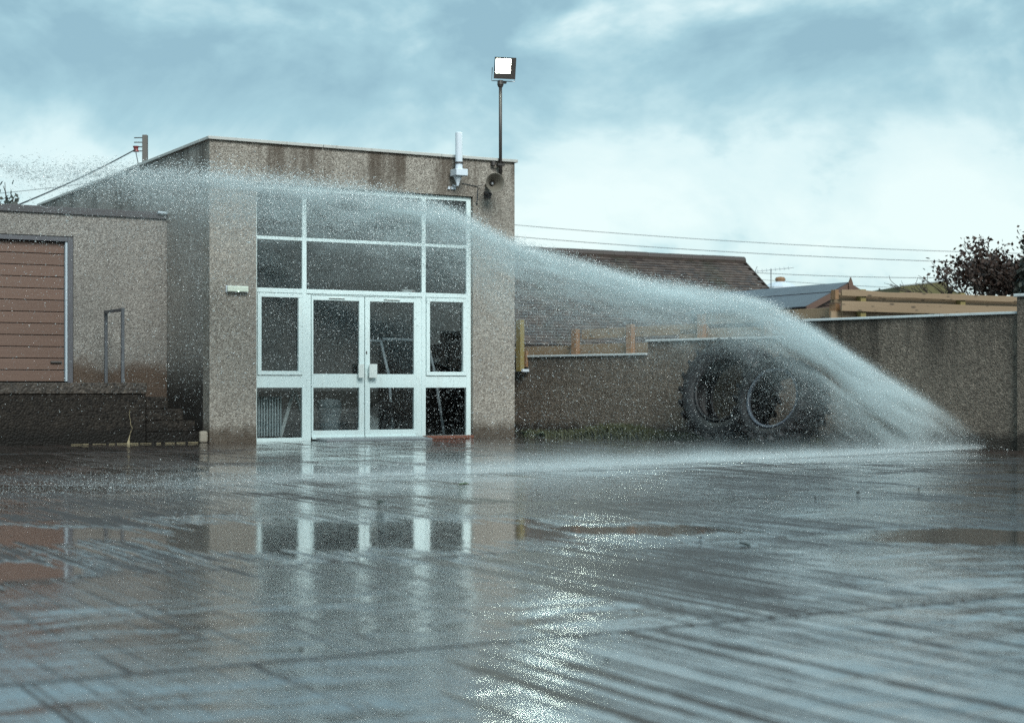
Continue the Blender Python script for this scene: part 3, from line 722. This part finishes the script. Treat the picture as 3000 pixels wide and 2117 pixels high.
# mossy barn far right
bp = Vector((14.6, 60, 0)); bb = root('mossy_barn', bp, R(8), 'distant low barn with a yellow mossy roof beyond the fence', 'barn')
MB().prism([(-1.25, -1.6, 3.2), (-.55, -.2, 4.42), (1.2, 0, 4.62), (2.1, -1.6, 3.2)], (0, 3, 0)).build('roof', M['moss'], bb)
MB().tube([(-.56, -.21, 4.46), (1.2, -.02, 4.66)], .05, 6).build('ridge_cap', M['cap'], bb)
MB().box(-1.2, 2.0, -1.3, 1.2, -.1, 3.2).build('wall', M['brick_far'], bb)

# ------------------------------------------------------------------ trees and plants
def leaves_mesh(pts, size, seed, elong=1.6):
    r_ = np.random.default_rng(seed); n = len(pts)
    d1 = r_.normal(size=(n, 3)); d1 /= np.linalg.norm(d1, axis=1)[:, None]
    d2 = np.cross(d1, r_.normal(size=(n, 3))); d2 /= np.linalg.norm(d2, axis=1)[:, None]
    s_ = size * r_.uniform(.6, 1.35, n)[:, None]
    a = pts - d1 * s_ * elong * .5; b = pts + d2 * s_ * .5; c = pts + d1 * s_ * elong * .5; d = pts - d2 * s_ * .5
    V = np.stack([a, b, c, d], 1).reshape(-1, 3); Fc = np.arange(4 * n).reshape(n, 4)
    q = MB(); q.v = V.tolist(); q.f = Fc.tolist(); return q

def branchy(base, h0, spread, up, levels, seed, r0, lean=(0, 0)):
    """returns list of polylines with radii and the tips"""
    rr = random.Random(seed); lines = []; tips = []
    def grow(p, d, L, r, lv):
        pts = [p]; n = 4
        for i in range(n):
            d = (d + Vector((rr.uniform(-.22, .22), rr.uniform(-.22, .22), rr.uniform(-.08, .16)))).normalized(); p = p + d * L / n; pts.append(p)
            if lv >= levels - 1: tips.append(p)
            if lv < levels and i >= 1:
                for _ in range(rr.choice((1, 1, 2))):
                    nd = (d + Vector((rr.uniform(-.9, .9), rr.uniform(-.9, .9), rr.uniform(-.25, .7)))).normalized()
                    grow(p, nd, L * rr.uniform(.5, .72), r * .55, lv + 1)
        lines.append((pts, [r * (1 - .5 * i / n) for i in range(n + 1)]))
    for k in range(spread):
        q = 2 * math.pi * (k + rr.uniform(-.3, .3)) / spread
        d = Vector((math.cos(q) + lean[0], math.sin(q) + lean[1], up * rr.uniform(.7, 1.3))).normalized()
        grow(base + Vector((0, 0, h0)), d, rr.uniform(.9, 1.25), r0, 0)
    return lines, tips

def tree(name, base, label, cat, lines, tips, leafn, leafs, jit, lmat, group=None, trunk=None):
    rt_ = root(name, base, 0, label, cat, group); b = MB()
    if trunk: b.tube(*trunk, n=8)
    for pts, rs in lines: b.tube(pts, rs, 5, cap=False)
    b.build('trunk', M['bark'], rt_, smooth=True)
    tp = np.array([tuple(t) for t in tips]); rg = np.random.default_rng(len(tips))
    L = tp[rg.integers(0, len(tp), leafn)] + rg.normal(scale=jit, size=(leafn, 3))
    leaves_mesh(L, leafs, 3).build('crown', lmat, rt_)
    return rt_
Z0 = Vector((0, 0, 0))
ln_, tp_ = branchy(Z0, 1.85, 9, 1.0, 3, 21, .05, (-.15, 0))
ln_ = [([Vector((q.x * 1.2, q.y * .8, 1.95 + (q.z - 1.85) * .76)) for q in pts], [r * .8 for r in rs]) for pts, rs in ln_]
tp_ = [Vector((q.x * 1.2, q.y * .8, 1.95 + (q.z - 1.85) * .76)) for q in tp_]
tp_ = [q for q in tp_ if q.z > 2.62 - .2 * q.x and q.z > 2.5]
tree('autumn_tree', (9.45, 32.0, 0), 'spreading bush-like tree with russet autumn leaves behind the fence', 'tree', ln_, tp_, 6000, .055, .085, M['leaf_red'], trunk=([(0, 0, -.1), (0, 0, 1.0), (0, 0, 1.9)], [.13, .11, .09]))
def bush(name, base, size, label, n, leaf, mat, seed, cat='bush', group=None, lump=.28, bottom=-.1):
    rt_ = root(name, base, 0, label, cat, group); rg = np.random.default_rng(seed)
    d = rg.normal(size=(n, 3)); d /= np.linalg.norm(d, axis=1)[:, None]; d[:, 2] = np.abs(d[:, 2]) * 1.0 - .15
    rad = rg.uniform(.45, 1.0, n) ** .5
    k = np.array([mnoise.fractal(Vector(tuple(q * 2.3)) + Vector((seed, 0, 0)), 1, 2, 4) for q in d])
    pts = d * (rad * (1 + lump * k))[:, None] * np.array(size)[None, :]; pts[:, 2] = np.maximum(pts[:, 2], bottom)
    leaves_mesh(pts, leaf, seed).build('crown', mat, rt_)
    st_ = MB()
    for j in range(7):
        q = 2 * math.pi * j / 7; e = Vector((math.cos(q) * size[0] * .6, math.sin(q) * size[1] * .6, size[2] * .7))
        st_.tube([(0, 0, -.1), e * .5 + Vector((0, 0, size[2] * .15)), e], [.05, .035, .012], 5)
    st_.build('trunk', M['bark'], rt_)
    return rt_
bush('evergreen_bush', (9.72, 30.2, 0), (.88, .7, 3.85), 'dense dark evergreen bush at the right edge behind the fence', 14000, .07, M['leaf_dark'], 4, lump=.22)
bush('evergreen_bush', (11.0, 32.2, 0), (1.0, 1.0, 3.9), 'dark evergreen bush beyond the pillar', 6000, .07, M['leaf_dark'], 9, lump=.22)
bush('hedge', (9.0, 33.6, 0), (1.6, .5, 3.0), 'low dark hedge under the russet tree', 7000, .06, M['leaf_dark'], 6, cat='hedge', lump=.15)
for i, (x, y, sx, sz, lab) in enumerate(((24.5, 120, 1.7, 9.5, 'wide grey leafless tree on the skyline right of the shed'), (27.0, 121, .7, 9.3, 'narrow dark tree on the skyline left of the mossy barn'),
                                         (22.9, 122, .6, 9.0, 'small hazy tree on the skyline nearest the shed gable'))):
    bush('skyline_tree', (x, y, 0), (sx, 1.2, sz), lab, 2200, .3, M['leaf_far'], 30 + i, cat='tree', group='trees on the skyline', lump=.14)
ln_, tp_ = branchy(Z0, 2.2, 6, 1.4, 2, 5, .04)
tree('leafy_tree', (-9.75, 30.5, 0), 'leafy twigs of a tree rising behind the garage roof', 'tree', ln_, tp_, 900, .09, .08, M['leaf_dark'], trunk=([(0, 0, -.1), (0, 0, 1.2), (0, 0, 2.3)], [.1, .08, .06]))

# grass at the foot of the wall
gp = []; rg = np.random.default_rng(2)
for s in np.concatenate([rg.uniform(.0, 3.6, 1500), rg.normal(2.2, .55, 2300), rg.uniform(3, 6, 500)]):
    if s < -.1 or s > 8: continue
    n = -abs(rg.normal(0, .11)) - .01; gp.append((s, n))
gb = MB()
for s, n in gp:
    hgt = rg.uniform(.03, .13) * (1 + 1.0 * math.exp(-((s - 2.2) / .7) ** 2)); q = rg.uniform(0, 6.28); w_ = .006
    c, s2 = math.cos(q), math.sin(q); lx, ly = rg.normal(0, .4, 2) * hgt
    gb.quad((s - w_ * c, n - w_ * s2, 0), (s + w_ * c, n + w_ * s2, 0), (s + lx * .5 + w_ * .6 * c, n + ly * .5 + w_ * .6 * s2, hgt * .65), (s + lx, n + ly, hgt))
go = gb.build('grass', M['grass'], None); go.location = W0; go.rotation_euler = (0, 0, WANG); tag(go, 'rough grass along the foot of the yard wall', None, kind='stuff')
for i, (s, n, lab) in enumerate(((.12, -.14, 'flat pale-leaved weed beside the building corner'), (.62, -.28, 'low pale weed on the wet concrete before the low wall'), (5.2, -.35, 'dark weed clump at the foot of the wall near the tyres'))):
    wr = root('weed', WP(s, n), 0, lab, 'weed', 'weeds at the wall foot'); q = MB()
    for k in range(16):
        a = k * 2.4; L = random.uniform(.06, .16); e = Vector((math.cos(a) * L, math.sin(a) * L, random.uniform(.015, .09))); sd_ = Vector((-math.sin(a), math.cos(a), 0)) * L * .22
        q.quad((0, 0, .004), tuple(e * .55 + sd_ + Vector((0, 0, .02))), tuple(e), tuple(e * .55 - sd_ + Vector((0, 0, .02))))
    q.build('leaf_rosette', M['leaf_green'], wr)

# ------------------------------------------------------------------ tyres leaning on the wall
def tyre(loc, rad, hole, width, label, tilt, turn, bmat, lugs=22):
    rt_ = root('tractor_tyre', loc, turn, label, 'tyre', 'old tractor tyres leaning on the yard wall')
    w2 = width / 2; r1, r0 = rad - .045, hole
    # axis along local y, wheel stands on its rim; lean back by tilt
    Mx = Matrix.Rotation(-tilt, 4, 'X') @ Matrix.Translation((0, 0, rad))
    prof = [(r0, -w2 * .62), (r0 + .03, -w2 * .72), (r0 + (r1 - r0) * .45, -w2 * 1.0), (r1 - .05, -w2 * .98), (r1 - .012, -w2 * .86), (r1, -w2 * .5), (r1 + .004, 0), (r1, w2 * .5), (r1 - .012, w2 * .86), (r1 - .05, w2 * .98),
            (r0 + (r1 - r0) * .45, w2), (r0 + .03, w2 * .72), (r0, w2 * .62), (r0 + .03, w2 * .55), (r0 + (r1 - r0) * .5, w2 * .82), (r1 - .05, w2 * .7), (r1 - .04, 0), (r1 - .05, -w2 * .7), (r0 + (r1 - r0) * .5, -w2 * .82), (r0 + .03, -w2 * .55)]
    MB().lathe(prof, 56, axis='y', closed=True).xf(Mx).build('carcass', M['rubber'], rt_, smooth=True)
    bead = [(r0 - .012, -w2 * .60), (r0 - .012, -w2 * .76), (r0 + .012, -w2 * .82), (r0 + .03, -w2 * .76), (r0 + .018, -w2 * .60)]
    MB().lathe(bead, 56, axis='y', closed=True).xf(Mx).build('bead', bmat, rt_, smooth=True)
    lg = MB()
    for k in range(lugs):
        for side in (-1, 1):
            th0 = 2 * math.pi * (k + (.5 if side > 0 else 0)) / lugs; q = []
            for u_, dth in ((.02, .32), (1.0, 0.)):
                y_ = side * w2 * u_; th_ = th0 + dth * 22 / lugs * .8; ww = .026 / rad
                for dr_ in (-.02, .045):
                    for e in (-ww, ww):
                        r_ = r1 + dr_ - (.012 if u_ == 1 else 0); q.append((r_ * math.cos(th_ + e), y_, r_ * math.sin(th_ + e)))
            i = len(lg.v); lg.v += q
            lg.f += [tuple(i + j for j in fc) for fc in ((0, 1, 3, 2), (4, 6, 7, 5), (0, 2, 6, 4), (1, 5, 7, 3), (2, 3, 7, 6), (0, 4, 5, 1))]
    lg.xf(Mx).build('tread', M['rubber'], rt_, bevel=.006)
    return rt_
TT = WANG
tyre(WP(4.62, -.63), .73, .44, .55, 'largest dark tractor tyre leaning on the wall, behind the smaller one', R(12), TT, M['rubber'])
tyre(WP(5.84, -1.02), .60, .38, .60, 'smaller wide tractor tyre with a rim coloured pale as if lit, leaning in front of the largest', R(14), TT + R(3), M['bead_lit'])

# ------------------------------------------------------------------ pole and wires
pl = root('utility_pole', (-8.02, 36, 0), 0, 'grey pole with insulators rising behind the roof', 'pole')
MB().box(-.055, .055, -.055, .055, -.1, 6.28).build('shaft', M['pole'], pl, bevel=.012)
for z_ in (6.22, 6.12): MB().tube([(-.24, 0, z_), (-.05, 0, z_)], .012, 6).build('pin', M['darksteel'], pl)
for z_ in (6.02, 5.93): MB().tube([(-.22, 0, z_), (-.05, 0, z_)], .012, 6).build('pin', M['darksteel'], pl)
MB().lathe([(0, -.07), (.07, -.06), (.045, 0), (.07, .06), (0, .07)], 12).xf(Matrix.Translation((-.2, 0, 5.975))).build('insulator', M['redspool'], pl)
MB().tube([(-.2, 0, 5.9), (-.14, 0, 5.6), (-.12, -.02, 5.3)], .01, 5).build('lead', M['cable'], pl)
def sagline(p, q, sag, n=14):
    p, q = Vector(p), Vector(q); return [p.lerp(q, i / n) - Vector((0, 0, 4 * sag * (i / n) * (1 - i / n))) for i in range(n + 1)]
cb = MB().tube(sagline((-8.22, 36, 5.97), (-8.35, 27.1, 3.68), .05), .014, 6).build('overhead_cable', M['cable'])
tag(cb, 'black cable dropping from the pole insulator to the garage roof', 'cable')
bk = MB().box(-8.38, -8.32, 27.07, 27.13, 3.355, 3.72).build('cable_bracket', M['darksteel']); tag(bk, 'short dark cable bracket on the garage roof', 'bracket')
def px(u, v, Y): return ((u - 1148) / 3692 * Y, Y, .78 + (867 - v) / 3692 * Y)
for i, (a, b, lab, r_) in enumerate((((880, 478, 62), (2420, 571, 62), 'topmost thin wire over the tiled roof', .011), ((880, 505, 62), (2420, 593, 62), 'second thin wire, just above the tiled roof', .012),
                                     ((1400, 590, 62), (2420, 617, 62), 'third thin wire, level with the aerial', .011), ((1400, 597, 62), (2420, 650, 62), 'lowest thin wire, passing behind the aerial mast', .009))):
    tag(MB().tube(sagline(px(*a), px(*b), .28), r_, 5).build('power_line', M['wire']), lab, 'wire', 'power lines over the houses')
for a, b, lab in (((-150, 446, 70), (420, 380, 55), 'upper faint wire left of the pole'), ((-150, 474, 70), (420, 455, 55), 'lower faint wire just above the garage roof')):
    tag(MB().tube(sagline(px(*a), px(*b), .1), .012, 5).build('power_line', M['wire']), lab, 'wire', 'wires left of the pole')

# ------------------------------------------------------------------ small things on the ground
def small(name, u, v, size, mat, label, cat, flat=.4, group=None):
    Y = .78 * 3692 / (v - 867); o_ = MB().lathe([(0, 0), (size * .8, 0), (size, size * flat * .5), (size * .6, size * flat), (0, size * flat * 1.1)], 9)
    for i, q in enumerate(o_.v): o_.v[i] = tuple(Vector(q) * (1 + .25 * mnoise.noise(Vector(q) * 40 + Vector((u, 0, 0)))))
    ob = o_.build(name, mat); ob.location = ((u - 1148) / 3692 * Y, Y, .002); return tag(ob, label, cat, group)
def leafy(u, v, L, mat, label, rz):
    Y = .78 * 3692 / (v - 867)
    q = MB(); q.v = [(-L, 0, .004), (-.3 * L, .42 * L, .018), (.5 * L, .3 * L, .022), (L, 0, .012), (.5 * L, -.3 * L, .015), (-.3 * L, -.42 * L, .012), (0, 0, .008)]
    q.f = [(0, 6, 1), (1, 6, 2), (2, 6, 3), (3, 6, 4), (4, 6, 5), (5, 6, 0)]; q.v += [(a, b, c - .003) for a, b, c in q.v]; q.f += [tuple(7 + k for k in reversed(fc)) for fc in q.f[:6]]
    ob = q.build('fallen_leaf', mat); ob.location = ((u - 1148) / 3692 * Y, Y, .002); ob.rotation_euler = (0, 0, rz); tag(ob, label, 'leaf', 'leaves on the wet yard')
leafy(1040, 1088, .05, M['leaf_green'], 'yellow-green fallen leaf below the right door', .4)
leafy(855, 1129, .06, M['leaf_dark'], 'dark fallen leaf on the wet concrete left of the door reflections', 1.2)
leafy(1670, 1225, .05, M['leaf_dark'], 'dark curled leaf among the right-hand puddles', 2.0)
for u, v, s_, lab in ((1923, 1105, .028, 'dark pebble just below the long joint on the right'), (2060, 1095, .016, 'tiny pebble above the long joint on the right'), (1828, 1115, .014, 'tiny pebble left of the dark pebble'),
                      (1360, 1478, .012, 'tiny dark pebble near the foreground glitter'), (675, 1456, .012, 'tiny pebble in the left foreground grooves'), (1570, 1205, .016, 'tiny pebble beside the dark puddle edge')):
    small('pebble', u, v, s_ * .6, M['stone'] if s_ < .0 else M['joint'], lab, 'pebble', .6, 'pebbles on the wet yard')
# bubbles drifting on the standing water
bbm = MB()
for k in range(34):
    u = rng.uniform(380, 860); v = 1152 + rng.normal(0, 10); Y = .78 * 3692 / (v - 867); r_ = rng.uniform(.002, .005); i = len(bbm.v)
    bbm.lathe([(r_, 0), (r_ * .85, r_ * .3), (r_ * .45, r_ * .5), (0, r_ * .55)], 8); mt = Matrix.Translation(((u - 1148) / 3692 * Y, Y, .003))
    bbm.v = bbm.v[:i] + [tuple(mt @ Vector(q)) for q in bbm.v[i:]]
tag(bbm.build('bubbles', M['drop'], None, smooth=True), 'white bubbles floating on the puddle', None, kind='stuff')

# ------------------------------------------------------------------ the water jets
YJ = 21.0; PX = YJ / 3692
core = np.array([(2225, 1008), (2141, 962), (2042, 892), (1976, 858), (1903, 810), (1844, 776), (1788, 736), (1730, 702), (1649, 680), (1540, 662), (1448, 648), (1386, 632), (1294, 604), (1217, 586), (1148, 560), (1064, 512), (1000, 488), (900, 470), (800, 456), (700, 445), (600, 432), (500, 418), (400, 410), (300, 404), (150, 394), (0, 386), (-150, 384)], float)
cx = ((core[:, 0] - 1148) * PX)[::-1]; cz = (.78 + (867 - core[:, 1]) * PX)[::-1]
def zc(x): return np.interp(x, cx, cz)
XR, XL = cx[-1], cx[0]
def zslope(x): return (zc(x + .15) - zc(x - .15)) / .3
def drops(pts, dirs, length, rad, name, label):
    n = len(pts); d = dirs / np.linalg.norm(dirs, axis=1)[:, None]
    a = np.cross(d, np.array([[0., 1., .15]])); a /= np.linalg.norm(a, axis=1)[:, None]; b = np.cross(d, a)
    L = length[:, None] * .5; r_ = rad[:, None]
    ring_ = [pts + (a * math.cos(q) + b * math.sin(q)) * r_ + d * L * .15 for q in (0, 2.094, 4.189)]
    V = np.stack([pts + d * L] + ring_ + [pts - d * L], 1).reshape(-1, 3).astype(np.float32)
    tri = np.array([(0, 1, 2), (0, 2, 3), (0, 3, 1), (4, 2, 1), (4, 3, 2), (4, 1, 3)], np.int32)
    T = (np.arange(n, dtype=np.int32) * 5)[:, None, None] + tri[None]; T = T.reshape(-1)
    me = bpy.data.meshes.new(name); me.vertices.add(len(V)); me.vertices.foreach_set('co', V.reshape(-1))
    nt = len(T) // 3; me.loops.add(len(T)); me.loops.foreach_set('vertex_index', T)
    me.polygons.add(nt); me.polygons.foreach_set('loop_start', np.arange(nt, dtype=np.int32) * 3)
    me.polygons.foreach_set('loop_total', np.full(nt, 3, np.int32)); me.update(calc_edges=True); me.validate()
    me.materials.append(M['drop']); o_ = bpy.data.objects.new(name, me); COL.objects.link(o_)
    return tag(o_, label, None, kind='stuff')
_ph = rng.uniform(0, 6.28, (40,)); _fx = rng.normal(0, 1, 40); _fz = rng.normal(0, 1, 40)
def lumps(x, z, s):
    v = np.zeros_like(x)
    for k in range(40): v += np.sin((_fx[k] * x * .55 + _fz[k] * z * 1.5) * s * (1 + k * .12) + _ph[k]) / (1 + k * .07)
    return v / 4.2
def amp(x):   # how much water is in the arc along its length
    u = x / PX + 1148
    return np.interp(u, [-150, 0, 150, 300, 420, 560, 700, 900, 1100, 1400, 1700, 1900, 2100, 2235], [.03, .05, .06, .17, .22, .28, .34, .42, .58, .8, .95, .8, .12, .0])
# 1: the arc itself
N = 700000
x = rng.uniform(XL, XR, N); keep = rng.uniform(size=N) < amp(x) * .8; x = x[keep]; n = len(x)
u = x / PX + 1148
su = np.interp(u, [0, 400, 800, 1100, 1600, 1900, 2235], [.09, .13, .13, .085, .07, .065, .05]); sdn = np.interp(u, [0, 300, 800, 1200, 1600, 1850, 2100, 2235], [.18, .24, .34, .30, .14, .38, .46, .2])
e = rng.normal(size=n); off = np.where(e > 0, e * su, -np.abs(rng.exponential(1.0, n)) * sdn)
z = zc(x) + off; lp_ = lumps(x, off * 1.6, 1.25); lm2 = np.interp(u, [0, 500, 1000, 2235], [1.9, 1.6, 1.1, .5])
keep = (rng.uniform(size=n) < np.clip(.62 + lp_ * lm2, .04, 1)) & (z > .03); x, z, u, off = x[keep], z[keep], u[keep], off[keep]; n = len(x)
y = YJ + rng.normal(0, .22, n)
dirs = np.stack([-np.ones(n), rng.normal(0, .15, n), -zslope(x) + rng.normal(0, .3, n)], 1)
sz = rng.lognormal(0, .35, n)
sz *= np.interp(u, [0, 500, 900, 1300, 2235], [1.2, 1.15, .95, .68, .52])
drops(np.stack([x, y, z], 1), dirs, .0155 * sz, .0028 * sz, 'water_jet_drops', 'white arc of hose water flying across the yard')
# 2: the curtain of drops falling out of the arc
N = 330000
x = rng.uniform(XL, XR, N); u = x / PX + 1148
dens = np.interp(u, [-150, 200, 450, 700, 1000, 1500, 1800, 2050, 2200], [.06, .16, .34, .42, .42, .26, .24, .48, .1])
fall = rng.beta(1.0, np.interp(u, [0, 500, 1000, 1600, 2200], [2.6, 2.0, 1.5, 1.35, 1.2]))
z = zc(x) * (1 - fall) + .01; keep = (rng.uniform(size=N) < dens * np.clip(.75 + .45 * lumps(x, z, .8), .1, 1)); x, z, u = x[keep], z[keep], u[keep]; n = len(x)
y = YJ + rng.normal(0, .45, n)
dirs = np.stack([-np.ones(n) * .8, rng.normal(0, .2, n), rng.normal(-.25, .5, n)], 1); sz = rng.lognormal(0, .45, n) * np.interp(u, [0, 500, 1000, 1500, 2235], [.85, .85, .8, .72, .6])
drops(np.stack([x, y, z], 1), dirs, .0095 * sz, .0026 * sz, 'falling_water_drops', 'fine drops falling from the arc of water')
# 3: the low jet running along the ground
G0, G1 = np.array((5.95, 20.7)), np.array((-4.0, 11.4))
N = 70000; t_ = rng.beta(1.0, 1.35, N); p_ = G0[None] + (G1 - G0)[None] * t_[:, None]; side = rng.normal(0, 1, N) * (.05 + .32 * t_)
dv = (G1 - G0) / np.linalg.norm(G1 - G0); nv = np.array((-dv[1], dv[0])); p_ = p_ + nv[None] * side[:, None]
z = np.abs(rng.normal(0, 1, N)) * (.03 + .05 * t_) + .006
dirs = np.concatenate([np.repeat(dv[None], N, 0) + rng.normal(0, .12, (N, 2)), rng.normal(0, .12, (N, 1))], 1); sz = rng.lognormal(0, .35, N)
drops(np.concatenate([p_, z[:, None]], 1), dirs, .005 * sz, .0013 * sz, 'low_jet_drops', 'low streak of water drops skimming over the ground')

# the mist carried by the arc: one closed body of air following it
def mist_material():
    m = bpy.data.materials.new('spray_mist'); m.use_nodes = True; t = NT(m.node_tree); m.node_tree.nodes.remove(m.node_tree.nodes['Principled BSDF'])
    o = objc(t); s3 = t.n('ShaderNodeSeparateXYZ', i_0=o); X, Y_, Z_ = s3.outputs
    tx = t.n('ShaderNodeMapRange', i_0=X); tx.inputs[1].default_value = float(XL); tx.inputs[2].default_value = float(XR)
    def curve(xs, ys, lo, hi):
        c = t.n('ShaderNodeFloatCurve'); t.set(c.inputs[1], tx.outputs[0]); cm = c.mapping; pts = cm.curves[0].points; loc = []
        for k, (a, b) in enumerate(zip(xs, ys)):
            a = (a - XL) / (XR - XL); b = (b - lo) / (hi - lo)
            loc.append((a, b))
        pts[0].location = loc[0]; pts[1].location = loc[-1]
        for a, b in loc[1:-1]: pts.new(a, b)
        cm.update(); return t.math('MULTIPLY_ADD', c.outputs[0], hi - lo, lo)
    ii = list(range(0, len(cx), 2)); ii = ii if ii[-1] == len(cx) - 1 else ii + [len(cx) - 1]
    zcen = curve([float(cx[k]) for k in ii], [float(cz[k]) for k in ii], 0., 4.)
    ux = lambda u: (u - 1148) * PX
    U = [-150, 300, 480, 700, 1000, 1400, 1750, 1950, 2100, 2235]
    a_ = curve([ux(u) for u in U], [.005, .08, .13, .19, .28, .56, .82, .85, .24, .0], 0, 1)
    wd = curve([ux(u) for u in U], [.25, .36, .42, .46, .42, .26, .25, .66, .80, .3], 0, 1)
    su_ = curve([ux(u) for u in U], [.10, .14, .14, .14, .10, .085, .08, .08, .07, .04], 0, 1)
    d = t.math('SUBTRACT', Z_, zcen)
    up = t.math('MAXIMUM', d, 0.); dn = t.math('MAXIMUM', t.math('MULTIPLY', d, -1.), 0.)
    eu = t.math('EXPONENT', t.math('MULTIPLY', t.math('POWER', t.math('DIVIDE', up, su_), 2.), -1.))
    ed = t.math('EXPONENT', t.math('MULTIPLY', t.math('DIVIDE', dn, wd), -1.15))
    ey = t.math('EXPONENT', t.math('MULTIPLY', t.math('POWER', t.math('DIVIDE', t.math('SUBTRACT', Y_, YJ), .34), 2.), -1.))
    fv = t.n('ShaderNodeCombineXYZ', i_0=t.math('MULTIPLY', X, 1.1), i_1=t.math('MULTIPLY', Y_, 1.5), i_2=t.math('MULTIPLY', d, 4.2))
    nz = t.noise(fv.outputs[0], 1.5, 5, .62, .5)
    nf = t.ss(nz, .34, .66, .08, 1.9)
    den = t.math('MULTIPLY', t.math('MULTIPLY', t.math('MULTIPLY', eu, ed), ey), t.math('MULTIPLY', nf, t.math('MULTIPLY', a_, 7.5)))
    v = t.n('ShaderNodeVolumePrincipled'); v.inputs['Color'].default_value = (.90, .985, 1, 1); v.inputs['Anisotropy'].default_value = .2
    t.set(v.inputs['Density'], den); t.set(m.node_tree.nodes['Material Output'].inputs['Volume'], v.outputs[0]); return m
q = MB(); k_ = 0; xs = np.linspace(XL, XR - .05, 40)
for xx in xs:
    zt = float(zc(xx)) + .42; zb = max(.02, float(zc(xx)) - 1.9)
    q.v += [(xx, YJ - .62, zb), (xx, YJ + .62, zb), (xx, YJ + .62, zt), (xx, YJ - .62, zt)]
for i in range(len(xs) - 1):
    a = i * 4
    for j in range(4): q.f.append((a + j, a + 4 + j, a + 4 + (j + 1) % 4, a + (j + 1) % 4))
q.f.append((0, 1, 2, 3)); e_ = (len(xs) - 1) * 4; q.f.append((e_ + 3, e_ + 2, e_ + 1, e_))
tag(q.build('spray_mist', mist_material()), 'pale mist drifting along the arc of water', None, kind='stuff')
# mist of the low jet
m = bpy.data.materials.new('low_mist'); m.use_nodes = True; t = NT(m.node_tree); m.node_tree.nodes.remove(m.node_tree.nodes['Principled BSDF'])
o = objc(t); s3 = t.n('ShaderNodeSeparateXYZ', i_0=o); Lj = float(np.linalg.norm(G1 - G0))
tt = t.math('DIVIDE', s3.outputs[0], Lj, clamp=True)
wv_ = t.math('MULTIPLY_ADD', tt, .34, .05); hv_ = t.math('MULTIPLY_ADD', tt, .04, .045)
ew = t.math('EXPONENT', t.math('MULTIPLY', t.math('POWER', t.math('DIVIDE', s3.outputs[1], wv_), 2.), -1.)); ez = t.math('EXPONENT', t.math('MULTIPLY', t.math('DIVIDE', s3.outputs[2], hv_), -1.))
en = t.math('MULTIPLY', t.ss(tt, .95, .18), t.ss(tt, .0, .06))
dn_ = t.math('MULTIPLY', t.math('MULTIPLY', ew, ez), t.math('MULTIPLY', en, t.ss(t.noise(t.vmul(o, (.8, 2, 2)), 2, 3), .25, .7, 3.2, 9.0)))
v = t.n('ShaderNodeVolumePrincipled'); v.inputs['Color'].default_value = (.90, .985, 1, 1); t.set(v.inputs['Density'], dn_)
t.set(m.node_tree.nodes['Material Output'].inputs['Volume'], v.outputs[0])
lo = MB().box(0, Lj, -.7, .7, .006, .45).build('low_mist', m); lo.location = (G0[0], G0[1], 0); lo.rotation_euler = (0, 0, math.atan2(dv[1], dv[0]))
tag(lo, 'thin mist along the low water jet', None, kind='stuff')
